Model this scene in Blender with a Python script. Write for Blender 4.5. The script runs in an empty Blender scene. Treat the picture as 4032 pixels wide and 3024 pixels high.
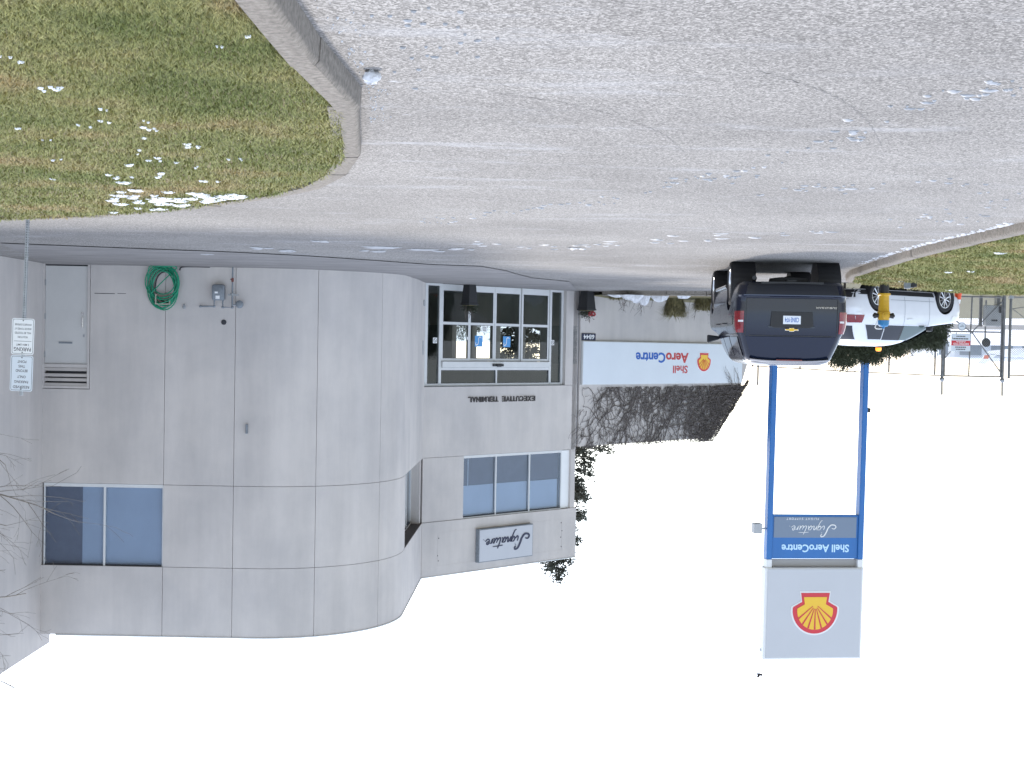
import bpy, bmesh, math, random
import numpy as np
from mathutils import Vector, Matrix
random.seed(7); RNG = np.random.default_rng(7)
SC = bpy.context.scene
COL = SC.collection

# ---------------------------------------------------------------- camera
FPX, CAMH, ROLL = 5567.0, 1.57, 0.0185          # focal length in photo pixels (4032 wide)
PITCH = math.atan(162 / FPX)
F = Vector((0, math.cos(PITCH), math.sin(PITCH)))
R0 = Vector((1, 0, 0)); U0 = Vector((0, -math.sin(PITCH), math.cos(PITCH)))
RR = math.cos(ROLL) * R0 + math.sin(ROLL) * U0
UU = math.cos(ROLL) * U0 - math.sin(ROLL) * R0
cam = bpy.data.cameras.new('camera'); camo = bpy.data.objects.new('camera', cam); COL.objects.link(camo)
cam.sensor_width = 36; cam.lens = FPX / 4032 * 36; cam.clip_end = 6000; cam.clip_start = 0.1
# the photograph was taken with the phone upside down: the camera is rolled by 180 degrees
M = Matrix((-RR, -UU, -F)).transposed().to_4x4(); M.translation = (0, 0, CAMH)
camo.matrix_world = M
SC.camera = camo

# ---------------------------------------------------------------- sky, sun, exposure
SUN_EL, SUN_AZ = math.radians(37), math.radians(12)      # azimuth from +Y towards +X
w = bpy.data.worlds.new('World'); SC.world = w; w.use_nodes = True
nt = w.node_tree; bg = nt.nodes['Background']
sky = nt.nodes.new('ShaderNodeTexSky'); sky.sky_type = 'NISHITA'; sky.sun_disc = False
sky.sun_elevation = SUN_EL; sky.sun_rotation = SUN_AZ
sky.air_density = 1.0; sky.dust_density = 1.0; sky.ozone_density = 1.0
# thin bright high cloud: an even pale veil added over the whole sky
veil = nt.nodes.new('ShaderNodeMix'); veil.data_type = 'RGBA'; veil.blend_type = 'ADD'; veil.inputs[0].default_value = 1.0
veil.inputs[7].default_value = (5.1, 5.5, 6.3, 1)
nt.links.new(sky.outputs[0], veil.inputs[6]); nt.links.new(veil.outputs[2], bg.inputs[0]); bg.inputs[1].default_value = 0.15
sl = bpy.data.lights.new('sun', 'SUN'); sl.energy = 2.3; sl.angle = math.radians(7); sl.color = (1, 0.93, 0.83)
so = bpy.data.objects.new('sun', sl); COL.objects.link(so)
sd = Vector((math.sin(SUN_AZ) * math.cos(SUN_EL), math.cos(SUN_AZ) * math.cos(SUN_EL), math.sin(SUN_EL)))
so.rotation_euler = sd.to_track_quat('Z', 'Y').to_euler(); so.location = (8, 30, 40)
SC.view_settings.view_transform = 'Standard'; SC.view_settings.look = 'None'
SC.view_settings.exposure = 0.42; SC.view_settings.gamma = 1.0

# ---------------------------------------------------------------- photo pixel -> point
def ray(u, v):
    dx, dy = 2016 - u, v - 1512
    c, s = math.cos(ROLL), math.sin(ROLL)
    X, Y = dx * c - dy * s, dy * c + dx * s
    return Vector((X, FPX * math.cos(PITCH) - Y * math.sin(PITCH), FPX * math.sin(PITCH) + Y * math.cos(PITCH)))
def at(u, v, Y):
    d = ray(u, v); return Vector((0, 0, CAMH)) + d * (Y / d.y)
def clamp(a, lo=0., hi=1.): return max(lo, min(hi, a))
def gz(x, y):
    """height of the paved ground: level near the camera, falling a little towards the building and the parking lot"""
    return -0.09 * clamp((y - 32) / 8) - 0.25 * clamp((y - 33) / 8) * clamp((-6 - x) / 3)

# ---------------------------------------------------------------- materials
def P(m): return m.node_tree.nodes['Principled BSDF']
def mat(name, col, rough=0.6, metal=0.0, var=0.0, vscale=3.0, bump=0.0, bscale=60., spec=None, coat=0.0, stretch=None, col2=None, emit=None):
    m = bpy.data.materials.new(name); m.use_nodes = True
    n = m.node_tree.nodes; l = m.node_tree.links; p = P(m)
    p.inputs['Base Color'].default_value = (*col, 1); p.inputs['Roughness'].default_value = rough
    p.inputs['Metallic'].default_value = metal
    if spec is not None: p.inputs['Specular IOR Level'].default_value = spec
    if coat: p.inputs['Coat Weight'].default_value = coat; p.inputs['Coat Roughness'].default_value = 0.03
    if emit: p.inputs['Emission Color'].default_value = (*emit[:3], 1); p.inputs['Emission Strength'].default_value = emit[3]
    tc = n.new('ShaderNodeNewGeometry')
    src = tc.outputs['Position']
    if stretch:
        mp = n.new('ShaderNodeMapping'); mp.inputs['Scale'].default_value = stretch
        l.new(src, mp.inputs[0]); src = mp.outputs[0]
    if var or col2:
        t = n.new('ShaderNodeTexNoise'); t.inputs['Scale'].default_value = vscale; t.inputs['Detail'].default_value = 7; t.inputs['Roughness'].default_value = 0.65
        l.new(src, t.inputs['Vector'])
        r = n.new('ShaderNodeValToRGB'); r.color_ramp.elements[0].position = 0.32; r.color_ramp.elements[1].position = 0.68
        c2 = col2 or tuple(c * (1 - var) for c in col)
        c1 = col if col2 else tuple(min(1, c * (1 + var * 0.6)) for c in col)
        r.color_ramp.elements[0].color = (*c2, 1); r.color_ramp.elements[1].color = (*c1, 1)
        l.new(t.outputs['Fac'], r.inputs[0]); l.new(r.outputs[0], p.inputs['Base Color'])
    if bump:
        t2 = n.new('ShaderNodeTexNoise'); t2.inputs['Scale'].default_value = bscale; t2.inputs['Detail'].default_value = 4
        l.new(tc.outputs['Position'], t2.inputs['Vector'])
        b = n.new('ShaderNodeBump'); b.inputs['Strength'].default_value = bump; b.inputs['Distance'].default_value = 0.02
        l.new(t2.outputs['Fac'], b.inputs['Height']); l.new(b.outputs[0], p.inputs['Normal'])
    return m
def glass(name, tint=(0.6, 0.65, 0.68), ior=1.5, rough=0.0):
    m = bpy.data.materials.new(name); m.use_nodes = True
    n = m.node_tree.nodes; l = m.node_tree.links; n.remove(P(m))
    tr = n.new('ShaderNodeBsdfTransparent'); tr.inputs[0].default_value = (*tint, 1)
    gl = n.new('ShaderNodeBsdfGlossy'); gl.inputs['Roughness'].default_value = rough; gl.inputs[0].default_value = (.9, .95, 1, 1)
    fr = n.new('ShaderNodeFresnel'); fr.inputs[0].default_value = ior
    mx = n.new('ShaderNodeMixShader')
    ge = n.new('ShaderNodeNewGeometry'); fa = n.new('ShaderNodeMath'); fa.operation = 'SUBTRACT'; fa.use_clamp = True     # reflect only on the outer side of the pane
    l.new(fr.outputs[0], fa.inputs[0]); l.new(ge.outputs['Backfacing'], fa.inputs[1]); l.new(fa.outputs[0], mx.inputs[0]); l.new(tr.outputs[0], mx.inputs[1]); l.new(gl.outputs[0], mx.inputs[2])
    l.new(mx.outputs[0], n['Material Output'].inputs[0])
    return m
MT = {}
def asphalt_mat():
    m = bpy.data.materials.new('asphalt'); m.use_nodes = True
    n = m.node_tree.nodes; l = m.node_tree.links; p = P(m)
    g = n.new('ShaderNodeNewGeometry')
    def noise(scale, detail=6, rough=.6, stretch=None, rot=0):
        t = n.new('ShaderNodeTexNoise'); t.inputs['Scale'].default_value = scale; t.inputs['Detail'].default_value = detail; t.inputs['Roughness'].default_value = rough
        if stretch:
            mp = n.new('ShaderNodeMapping'); mp.inputs['Scale'].default_value = stretch; mp.inputs['Rotation'].default_value[2] = rot
            l.new(g.outputs['Position'], mp.inputs[0]); l.new(mp.outputs[0], t.inputs['Vector'])
        else: l.new(g.outputs['Position'], t.inputs['Vector'])
        return t.outputs['Fac']
    def ramp(src, stops):
        r = n.new('ShaderNodeValToRGB'); e = r.color_ramp.elements
        while len(e) < len(stops): e.new(0.5)
        for i, (a, c) in enumerate(stops): e[i].position = a; e[i].color = (*c, 1) if len(c) == 3 else c
        l.new(src, r.inputs[0]); return r.outputs[0]
    def mix(fac, a, b, mode='MIX'):
        x = n.new('ShaderNodeMix'); x.data_type = 'RGBA'; x.blend_type = mode
        if isinstance(fac, float): x.inputs[0].default_value = fac
        else: l.new(fac, x.inputs[0])
        for i, q in ((6, a), (7, b)):
            if isinstance(q, tuple): x.inputs[i].default_value = (*q, 1)
            else: l.new(q, x.inputs[i])
        return x.outputs[2]
    base = ramp(noise(0.22, 5), [(0.3, (0.188, 0.176, 0.164)), (0.7, (0.298, 0.280, 0.260))])
    v = n.new('ShaderNodeTexVoronoi'); v.inputs['Scale'].default_value = 80
    l.new(g.outputs['Position'], v.inputs['Vector'])
    agg = n.new('ShaderNodeSeparateColor'); l.new(v.outputs['Color'], agg.inputs[0])
    spk = ramp(agg.outputs[0], [(0.0, (0.50, 0.50, 0.50)), (0.55, (0.94, 0.94, 0.94)), (1.0, (1.58, 1.58, 1.58))])
    c = mix(1.0, base, spk, 'MULTIPLY')
    fine = ramp(noise(22, 4, .7), [(0.3, (0.84, 0.84, 0.84)), (0.7, (1.14, 1.14, 1.14))])
    c = mix(1.0, c, fine, 'MULTIPLY')
    # dried salt and thin packed snow, drawn out along the driving direction
    s1 = ramp(noise(1.0, 9, .72, (0.5, 1.6, 1), 0.25), [(0.54, (0, 0, 0)), (0.70, (0.8, 0.8, 0.8))])
    s2 = ramp(noise(5.0, 7, .75, (0.7, 1.5, 1), 0.25), [(0.63, (0, 0, 0)), (0.69, (1, 1, 1))])
    s2b = ramp(noise(0.16, 3), [(0.47, (0, 0, 0)), (0.62, (1, 1, 1))])
    c = mix(mix(1.0, s1, ramp(noise(0.13, 3), [(.4, (.25, .25, .25)), (.62, (1, 1, 1))]), 'MULTIPLY'), c, (0.42, 0.42, 0.43))
    c = mix(mix(1.0, s2, s2b, 'MULTIPLY'), c, (0.62, 0.63, 0.65))
    l.new(c, p.inputs['Base Color']); p.inputs['Roughness'].default_value = 0.88; p.inputs['Specular IOR Level'].default_value = 0.25
    b = n.new('ShaderNodeBump'); b.inputs['Strength'].default_value = 0.4; b.inputs['Distance'].default_value = 0.004
    l.new(agg.outputs[0], b.inputs['Height']); l.new(b.outputs[0], p.inputs['Normal'])
    return m
MT['asphalt'] = asphalt_mat()
MT['apron'] = mat('apron_concrete', (0.235, 0.22, 0.21), .9, var=.25, vscale=1.4, bump=.25, bscale=45, stretch=(0.5, 1.4, 1))
MT['tar'] = mat('tar', (0.15, 0.145, 0.145), .8, var=.5, vscale=2)
MT['curb'] = mat('curb_concrete', (0.32, 0.282, 0.24), .92, var=.42, vscale=26, bump=1.0, bscale=190)
def wall_mat(name, col, streak=.16):
    m = mat(name, col, .85, var=streak, vscale=1.1, stretch=(1.3, 1.3, 0.16), bump=.12, bscale=160)
    # broad uneven weathering over the paint
    n = m.node_tree.nodes; l = m.node_tree.links; p = P(m); g = n.new('ShaderNodeNewGeometry')
    t = n.new('ShaderNodeTexNoise'); t.inputs['Scale'].default_value = .55; t.inputs['Detail'].default_value = 8; t.inputs['Roughness'].default_value = .62; l.new(g.outputs['Position'], t.inputs['Vector'])
    r = n.new('ShaderNodeValToRGB'); r.color_ramp.elements[0].position = .3; r.color_ramp.elements[1].position = .66
    r.color_ramp.elements[0].color = (.84, .845, .86, 1); r.color_ramp.elements[1].color = (1.04, 1.03, 1.02, 1); l.new(t.outputs['Fac'], r.inputs[0])
    x = n.new('ShaderNodeMix'); x.data_type = 'RGBA'; x.blend_type = 'MULTIPLY'; x.inputs[0].default_value = 1
    l.new(p.inputs['Base Color'].links[0].from_socket, x.inputs[6]); l.new(r.outputs[0], x.inputs[7]); l.new(x.outputs[2], p.inputs['Base Color'])
    return m
MT['wall'] = wall_mat('painted_precast', (0.56, 0.52, 0.488), .10)
MT['wall_side'] = wall_mat('painted_precast_wing', (0.55, 0.51, 0.48), .10)
MT['joint'] = mat('joint_sealant', (0.19, 0.19, 0.20), .9)
MT['roof'] = mat('roof_membrane', (0.25, 0.25, 0.25), .9)
MT['alu'] = mat('white_aluminium', (0.62, 0.62, 0.61), .45, var=.05, vscale=4)
MT['white'] = mat('white_paint', (0.78, 0.78, 0.77), .5, var=.04, vscale=2)
MT['dark_frame'] = mat('dark_gasket', (0.03, 0.03, 0.035), .6)
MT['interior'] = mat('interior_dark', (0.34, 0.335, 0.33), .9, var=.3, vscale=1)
MT['floor_in'] = mat('lobby_floor', (0.32, 0.31, 0.30), .35, var=.3, vscale=2)
MT['shade'] = mat('roller_shade', (0.50, 0.515, 0.54), .9, var=.04, vscale=2)
MT['shade_dark'] = mat('dark_curtain', (0.205, 0.195, 0.21), .9, var=.08, vscale=5)
MT['glass'] = glass('window_glass', (.82, .87, .93))
MT['door_glass'] = glass('door_glass', (.74, .78, .77))
MT['black'] = mat('black_plastic', (0.018, 0.018, 0.02), .5)
MT['rubber'] = mat('rubber', (0.022, 0.022, 0.024), .85, bump=.2, bscale=80)
MT['chrome'] = mat('chrome', (0.75, 0.75, 0.76), .12, metal=1)
MT['steel'] = mat('galvanised_steel', (0.36, 0.37, 0.38), .5, metal=.7, var=.25, vscale=12)
MT['fence_steel'] = mat('weathered_fence_steel', (0.20, 0.20, 0.20), .6, metal=.4, var=.3, vscale=8)
MT['grey_paint'] = mat('grey_paint', (0.20, 0.22, 0.24), .55, var=.2, vscale=14)
MT['box_grey'] = mat('cabinet_grey', (0.42, 0.43, 0.44), .5, var=.1, vscale=5)
MT['letter'] = mat('letter_dark', (0.05, 0.042, 0.04), .6)
MT['navy'] = mat('navy', (0.012, 0.015, 0.05), .4)
MT['blue'] = mat('sign_blue', (0.02, 0.145, 0.42), .4, var=.06, vscale=2)
MT['blue_txt'] = mat('sign_text_blue', (0.01, 0.10, 0.42), .4)
MT['red_txt'] = mat('sign_text_red', (0.48, 0.025, 0.03), .4)
MT['sign_white'] = mat('sign_face_white', (0.66, 0.70, 0.74), .4, var=.03, vscale=1)
MT['sign_grey'] = mat('sign_face_grey', (0.53, 0.535, 0.56), .35, var=.02, vscale=1)
MT['sign_slate'] = mat('sign_slate', (0.17, 0.22, 0.30), .35)
MT['yellow'] = mat('emblem_yellow', (0.85, 0.52, 0.03), .4)
MT['red'] = mat('emblem_red', (0.62, 0.03, 0.045), .4)
MT['pale_blue'] = mat('pale_blue_text', (0.55, 0.78, 0.95), .4)
MT['sticker'] = mat('sticker_blue', (0.08, 0.30, 0.62), .4)
MT['hose'] = mat('hose_green', (0.012, 0.26, 0.14), .45, var=.2, vscale=9)
MT['hydrant'] = mat('hydrant_yellow', (0.62, 0.36, 0.02), .45, var=.14, vscale=14)
MT['hyd_blue'] = mat('hydrant_blue', (0.03, 0.20, 0.42), .45, var=.12, vscale=14)
MT['orange'] = mat('cone_orange', (0.80, 0.09, 0.02), .5, var=.1, vscale=10)
MT['amber'] = mat('amber_lens', (0.9, 0.33, 0.02), .2)
MT['suv'] = mat('dark_blue_car_paint', (0.005, 0.008, 0.022), .22, coat=.35, spec=.3, var=.15, vscale=3)
MT['suv_glass'] = mat('privacy_glass', (0.010, 0.015, 0.034), .05, spec=.4)
MT['carwhite'] = mat('white_car_paint', (0.72, 0.73, 0.75), .3, coat=.7, var=.03, vscale=3)
MT['car_glass'] = mat('car_glass_tinted', (0.02, 0.022, 0.03), .04, spec=.4)
MT['car_glass2'] = mat('car_glass_clear', (0.13, 0.17, 0.17), .04, spec=.4)
MT['taillight'] = mat('tail_light_red', (0.22, 0.004, 0.010), .15, coat=.4, var=.4, vscale=22)
MT['lens'] = mat('clear_lens', (0.75, 0.75, 0.77), .1, coat=1)
MT['plate'] = mat('plate_white', (0.75, 0.78, 0.82), .45)
MT['rim'] = mat('alloy_rim', (0.55, 0.55, 0.56), .25, metal=.9)
MT['snow'] = mat('old_snow', (0.82, 0.83, 0.86), .8, var=.1, vscale=14, bump=.7, bscale=40)
MT['dirtysnow'] = mat('dirty_snow', (0.66, 0.66, 0.67), .85, var=.25, vscale=12, bump=.8, bscale=40)
MT['soil'] = mat('lawn_soil', (0.13, 0.14, 0.055), .95, col2=(0.22, 0.165, 0.09), vscale=1.1, bump=.8, bscale=40)
MT['ice'] = mat('ice_film', (0.40, 0.40, 0.405), .6, var=.2, vscale=6)
MT['bark'] = mat('bark', (0.17, 0.14, 0.12), .9, var=.4, vscale=20)
MT['vine'] = mat('vine_bark', (0.135, 0.115, 0.105), .9, var=.4, vscale=9)
MT['needle'] = mat('evergreen', (0.050, 0.060, 0.030), .8, var=.55, vscale=2.2)
MT['conifer'] = mat('conifer_needles', (0.065, 0.070, 0.052), .85, var=.5, vscale=2.0)
MT['bluespruce'] = mat('blue_spruce', (0.05, 0.075, 0.085), .85, var=.45, vscale=8)
MT['drygrass'] = mat('dry_grass', (0.23, 0.20, 0.10), .9, var=.5, vscale=9)
MT['plant'] = mat('planter_foliage', (0.045, 0.05, 0.03), .85, var=.5, vscale=12)
MT['bow'] = mat('red_ribbon', (0.42, 0.02, 0.03), .6)
MT['fascia'] = mat('far_building', (0.50, 0.52, 0.55), .7, var=.1, vscale=.4)
def grass_mat():
    m = bpy.data.materials.new('grass_blades'); m.use_nodes = True
    n = m.node_tree.nodes; l = m.node_tree.links; p = P(m)
    g = n.new('ShaderNodeNewGeometry')
    def noise(s, d=4):
        t = n.new('ShaderNodeTexNoise'); t.inputs['Scale'].default_value = s; t.inputs['Detail'].default_value = d
        l.new(g.outputs['Position'], t.inputs['Vector']); return t.outputs['Fac']
    def ramp(src, st):
        r = n.new('ShaderNodeValToRGB'); e = r.color_ramp.elements
        while len(e) < len(st): e.new(.5)
        for i, (a, c) in enumerate(st): e[i].position = a; e[i].color = (*c, 1)
        l.new(src, r.inputs[0]); return r.outputs[0]
    big = ramp(noise(0.9, 6), [(.34, (0.185, 0.205, 0.072)), (.53, (0.31, 0.295, 0.128)), (.68, (0.42, 0.31, 0.18))])
    sm = ramp(noise(45, 2), [(.35, (.45, .5, .42)), (.7, (1.75, 1.68, 1.5))])
    x = n.new('ShaderNodeMix'); x.data_type = 'RGBA'; x.blend_type = 'MULTIPLY'; x.inputs[0].default_value = 1
    l.new(big, x.inputs[6]); l.new(sm, x.inputs[7]); l.new(x.outputs[2], p.inputs['Base Color'])
    p.inputs['Roughness'].default_value = .7; p.inputs['Specular IOR Level'].default_value = .25
    return m
MT['grass'] = grass_mat()
def field_mat():
    m = bpy.data.materials.new('airfield'); m.use_nodes = True
    n = m.node_tree.nodes; l = m.node_tree.links; p = P(m)
    g = n.new('ShaderNodeNewGeometry'); s = n.new('ShaderNodeSeparateXYZ'); l.new(g.outputs['Position'], s.inputs[0])
    t = n.new('ShaderNodeTexNoise'); t.inputs['Scale'].default_value = .05; t.inputs['Detail'].default_value = 8
    l.new(g.outputs['Position'], t.inputs['Vector'])
    a = n.new('ShaderNodeMath'); a.operation = 'MULTIPLY_ADD'; l.new(t.outputs['Fac'], a.inputs[0]); a.inputs[1].default_value = 22; l.new(s.outputs[1], a.inputs[2])
    mr = n.new('ShaderNodeMapRange'); l.new(a.outputs[0], mr.inputs[0]); mr.inputs[1].default_value = 60; mr.inputs[2].default_value = 260
    r = n.new('ShaderNodeValToRGB'); r.color_ramp.interpolation = 'CONSTANT'; e = r.color_ramp.elements
    st = [(0, (.13, .12, .07)), (.155, (.75, .76, .79)), (.24, (.17, .165, .16)), (.36, (.78, .79, .82))]
    while len(e) < len(st): e.new(.5)
    for i, (q, c) in enumerate(st): e[i].position = q; e[i].color = (*c, 1)
    l.new(mr.outputs[0], r.inputs[0]); l.new(r.outputs[0], p.inputs['Base Color']); p.inputs['Roughness'].default_value = .9
    return m
MT['field'] = field_mat()

# ---------------------------------------------------------------- object helpers
MW = {}      # world matrix of every object made here
def prop(o, label=None, cat=None, group=None, kind=None):
    if label: o['label'] = label
    if cat: o['category'] = cat
    if group: o['group'] = group
    if kind: o['kind'] = kind
    return o
def thing(name, label, cat, loc=(0, 0, 0), rz=0.0, group=None, kind=None):
    o = bpy.data.objects.new(name, None); COL.objects.link(o); o.empty_display_size = .1
    o.location = loc; o.rotation_euler = (0, 0, rz)
    MW[o] = Matrix.Translation(loc) @ Matrix.Rotation(rz, 4, 'Z')
    return prop(o, label, cat, group, kind)
I4 = Matrix.Identity(4)
def frame(x, y, z, ang):
    """local (along, out, up) on a wall; 'along' points at angle ang, 'out' faces its left-hand side"""
    return Matrix.Translation((x, y, z)) @ Matrix.Rotation(ang, 4, 'Z')
class MB:
    def __init__(s): s.v = []; s.f = []; s.sm = False
    def add(s, vs, fs):
        o = len(s.v); s.v += [tuple(q) for q in vs]; s.f += [tuple(i + o for i in q) for q in fs]; return s
    def box(s, x0, x1, y0, y1, z0, z1):
        if x0 > x1: x0, x1 = x1, x0
        if y0 > y1: y0, y1 = y1, y0
        if z0 > z1: z0, z1 = z1, z0
        return s.add([(x0, y0, z0), (x1, y0, z0), (x1, y1, z0), (x0, y1, z0), (x0, y0, z1), (x1, y0, z1), (x1, y1, z1), (x0, y1, z1)],
                     [(0, 3, 2, 1), (4, 5, 6, 7), (0, 1, 5, 4), (1, 2, 6, 5), (2, 3, 7, 6), (3, 0, 4, 7)])
    def hexa(s, p):   # 8 points, bottom ring then top ring
        return s.add(p, [(0, 3, 2, 1), (4, 5, 6, 7), (0, 1, 5, 4), (1, 2, 6, 5), (2, 3, 7, 6), (3, 0, 4, 7)])
    def prism(s, poly, a0, a1, axes='xz'):
        """polygon in two axes, extruded along the third from a0 to a1"""
        n = len(poly)
        def pt(q, a):
            if axes == 'xz': return (q[0], a, q[1])
            if axes == 'xy': return (q[0], q[1], a)
            return (a, q[0], q[1])
        vs = [pt(q, a0) for q in poly] + [pt(q, a1) for q in poly]
        fs = [tuple(range(n)), tuple(range(2 * n - 1, n - 1, -1))] + [(i, i + n, (i + 1) % n + n, (i + 1) % n) for i in range(n)]
        return s.add(vs, fs)
    def tube(s, pts, rad, n=8, caps=True):
        pts = [Vector(p) for p in pts]; k = len(pts)
        rads = rad if isinstance(rad, (list, tuple)) else [rad] * k
        vs = []; ref = None
        for i, p in enumerate(pts):
            t = (pts[min(i + 1, k - 1)] - pts[max(i - 1, 0)])
            if t.length < 1e-9: t = Vector((0, 0, 1))
            t.normalize()
            if ref is None: ref = t.orthogonal().normalized()
            a = (ref - t * ref.dot(t))
            if a.length < 1e-6: a = t.orthogonal()
            a.normalize(); ref = a; b = t.cross(a)
            vs += [p + (a * math.cos(2 * math.pi * j / n) + b * math.sin(2 * math.pi * j / n)) * rads[i] for j in range(n)]
        fs = [(i * n + j, i * n + (j + 1) % n, (i + 1) * n + (j + 1) % n, (i + 1) * n + j) for i in range(k - 1) for j in range(n)]
        if caps: fs += [tuple(range(n - 1, -1, -1)), tuple(range((k - 1) * n, k * n))]
        return s.add(vs, fs)
    def lathe(s, prof, n=20, axis='z', c=(0, 0, 0), caps=True):
        """prof: (radius, height) list"""
        vs = []
        for r, h in prof:
            for j in range(n):
                a = 2 * math.pi * j / n; q = (r * math.cos(a), r * math.sin(a))
                vs.append((c[0] + q[0], c[1] + q[1], c[2] + h) if axis == 'z' else (c[0] + q[0], c[1] + h, c[2] + q[1]) if axis == 'y' else (c[0] + h, c[1] + q[0], c[2] + q[1]))
        k = len(prof)
        fs = [(i * n + j, i * n + (j + 1) % n, (i + 1) * n + (j + 1) % n, (i + 1) * n + j) for i in range(k - 1) for j in range(n)]
        if caps: fs += [tuple(range(n - 1, -1, -1)), tuple(range((k - 1) * n, k * n))]
        return s.add(vs, fs)
    def grid(s, nu, nv, fn):
        vs = [fn(i / nu, j / nv) for j in range(nv + 1) for i in range(nu + 1)]
        return s.add(vs, [(j * (nu + 1) + i, j * (nu + 1) + i + 1, (j + 1) * (nu + 1) + i + 1, (j + 1) * (nu + 1) + i) for j in range(nv) for i in range(nu)])
    def leaf(s, c, u, w_):
        c = Vector(c); return s.add([c - w_, c + u * .5 - w_ * .2, c + u, c + u * .5 + w_], [(0, 1, 2, 3)])
    def build(s, name, m, parent=None, fr=I4, smooth=None, bevel=0, fix=True, seg=1):
        me = bpy.data.meshes.new(name)
        inv = (MW[parent].inverted() if parent is not None else I4) @ fr
        me.from_pydata([inv @ Vector(q) for q in s.v], [], s.f)
        if bevel or fix:
            bm = bmesh.new(); bm.from_mesh(me)
            if bevel:
                bmesh.ops.remove_doubles(bm, verts=bm.verts, dist=1e-5)
                ed = [e for e in bm.edges if len(e.link_faces) == 2 and e.calc_face_angle(0) > .5]
                bmesh.ops.bevel(bm, geom=ed, offset=bevel, segments=seg, affect='EDGES', clamp_overlap=True)
            bmesh.ops.recalc_face_normals(bm, faces=bm.faces); bm.to_mesh(me); bm.free()
        return link(name, me, m, parent, smooth)
def link(name, me, m, parent=None, smooth=None):
    for q in (m if isinstance(m, (list, tuple)) else [m]): me.materials.append(MT[q] if isinstance(q, str) else q)
    if smooth is not None:
        me.polygons.foreach_set('use_smooth', [True] * len(me.polygons)); me.set_sharp_from_angle(angle=math.radians(smooth))
    o = bpy.data.objects.new(name, me); COL.objects.link(o)
    if parent is not None: o.parent = parent; MW[o] = MW[parent].copy()
    else: MW[o] = I4.copy()
    return o
def text_verts(s, wd, ht, bold=0.0, shear=0.0, ext=0.0, space=1.0):
    """mesh of a line of letters scaled to a box wd x ht, lower-left corner at the origin, in x (right) and y (up)"""
    c = bpy.data.curves.new('t', 'FONT'); c.body = s; c.size = 1; c.offset = bold; c.shear = shear; c.space_character = space; c.resolution_u = 3
    o = bpy.data.objects.new('t', c); me = bpy.data.meshes.new_from_object(o)
    vs = np.array([v.co[:] for v in me.vertices]); fs = [tuple(p.vertices) for p in me.polygons]
    bpy.data.objects.remove(o); bpy.data.curves.remove(c); bpy.data.meshes.remove(me)
    lo, hi = vs.min(0), vs.max(0)
    if wd is None: k = ht / (hi[1] - lo[1]); sc = (k, k)
    elif ht is None: k = wd / (hi[0] - lo[0]); sc = (k, k)
    else: sc = (wd / (hi[0] - lo[0]), ht / (hi[1] - lo[1]))
    return [((x - lo[0]) * sc[0], (y - lo[1]) * sc[1]) for x, y, _ in vs], fs
def flat_text(mb, s, t_left, z0, wd, ht, o, bold=.012, shear=0., thick=0.0, space=1.0):
    """letters on a wall frame: t decreases to the reader's right"""
    vs, fs = text_verts(s, wd, ht, bold, shear, space=space)
    if thick <= 0:
        mb.add([(t_left - x, o, z0 + y) for x, y in vs], fs); return mb
    n = len(vs); edge = {}
    for f in fs:
        for i in range(len(f)):
            a, b = f[i], f[(i + 1) % len(f)]
            if (b, a) in edge: edge.pop((b, a))
            else: edge[(a, b)] = 1
    mb.add([(t_left - x, o + thick, z0 + y) for x, y in vs] + [(t_left - x, o, z0 + y) for x, y in vs],
           fs + [(a, a + n, b + n, b) for a, b in edge])
    return mb
def catmull(p, n=6):
    p = [Vector(q) for q in p]; out = []
    for i in range(len(p) - 1):
        a, b, c, d = p[max(i - 1, 0)], p[i], p[i + 1], p[min(i + 2, len(p) - 1)]
        for k in range(n):
            t = k / n
            out.append(.5 * ((2 * b) + (c - a) * t + (2 * a - 5 * b + 4 * c - d) * t * t + (3 * b - a - 3 * c + d) * t ** 3))
    out.append(p[-1]); return out
def ribbon(mb, pts, wid, o, thick, tl, z0, sc, n=6):
    """pen stroke in sign coordinates (x right, y up) laid on a wall frame"""
    q = catmull([Vector((a, b, 0)) for a, b in pts], n); k = len(q); L = []; Rr = []
    for i, p in enumerate(q):
        t = (q[min(i + 1, k - 1)] - q[max(i - 1, 0)]); t = t.normalized() if t.length > 1e-9 else Vector((1, 0, 0))
        e = i / max(k - 1, 1); ww = wid * (.45 + .55 * math.sin(math.pi * min(1, max(0, e))) ** .5)
        nn = Vector((-t.y, t.x, 0)) * ww / 2
        L.append(p + nn); Rr.append(p - nn)
    vs = []
    for a, b in zip(L, Rr):
        for q2 in (a, b):
            for oo in (o, o + thick): vs.append((tl - q2.x * sc[0], oo, z0 + q2.y * sc[1]))
    fs = []
    for i in range(k - 1):
        a = 4 * i; b = a + 4
        fs += [(a + 1, a + 3, b + 3, b + 1), (a, a + 1, b + 1, b), (a + 3, a + 2, b + 2, b + 3)]
    mb.add(vs, fs)
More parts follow.
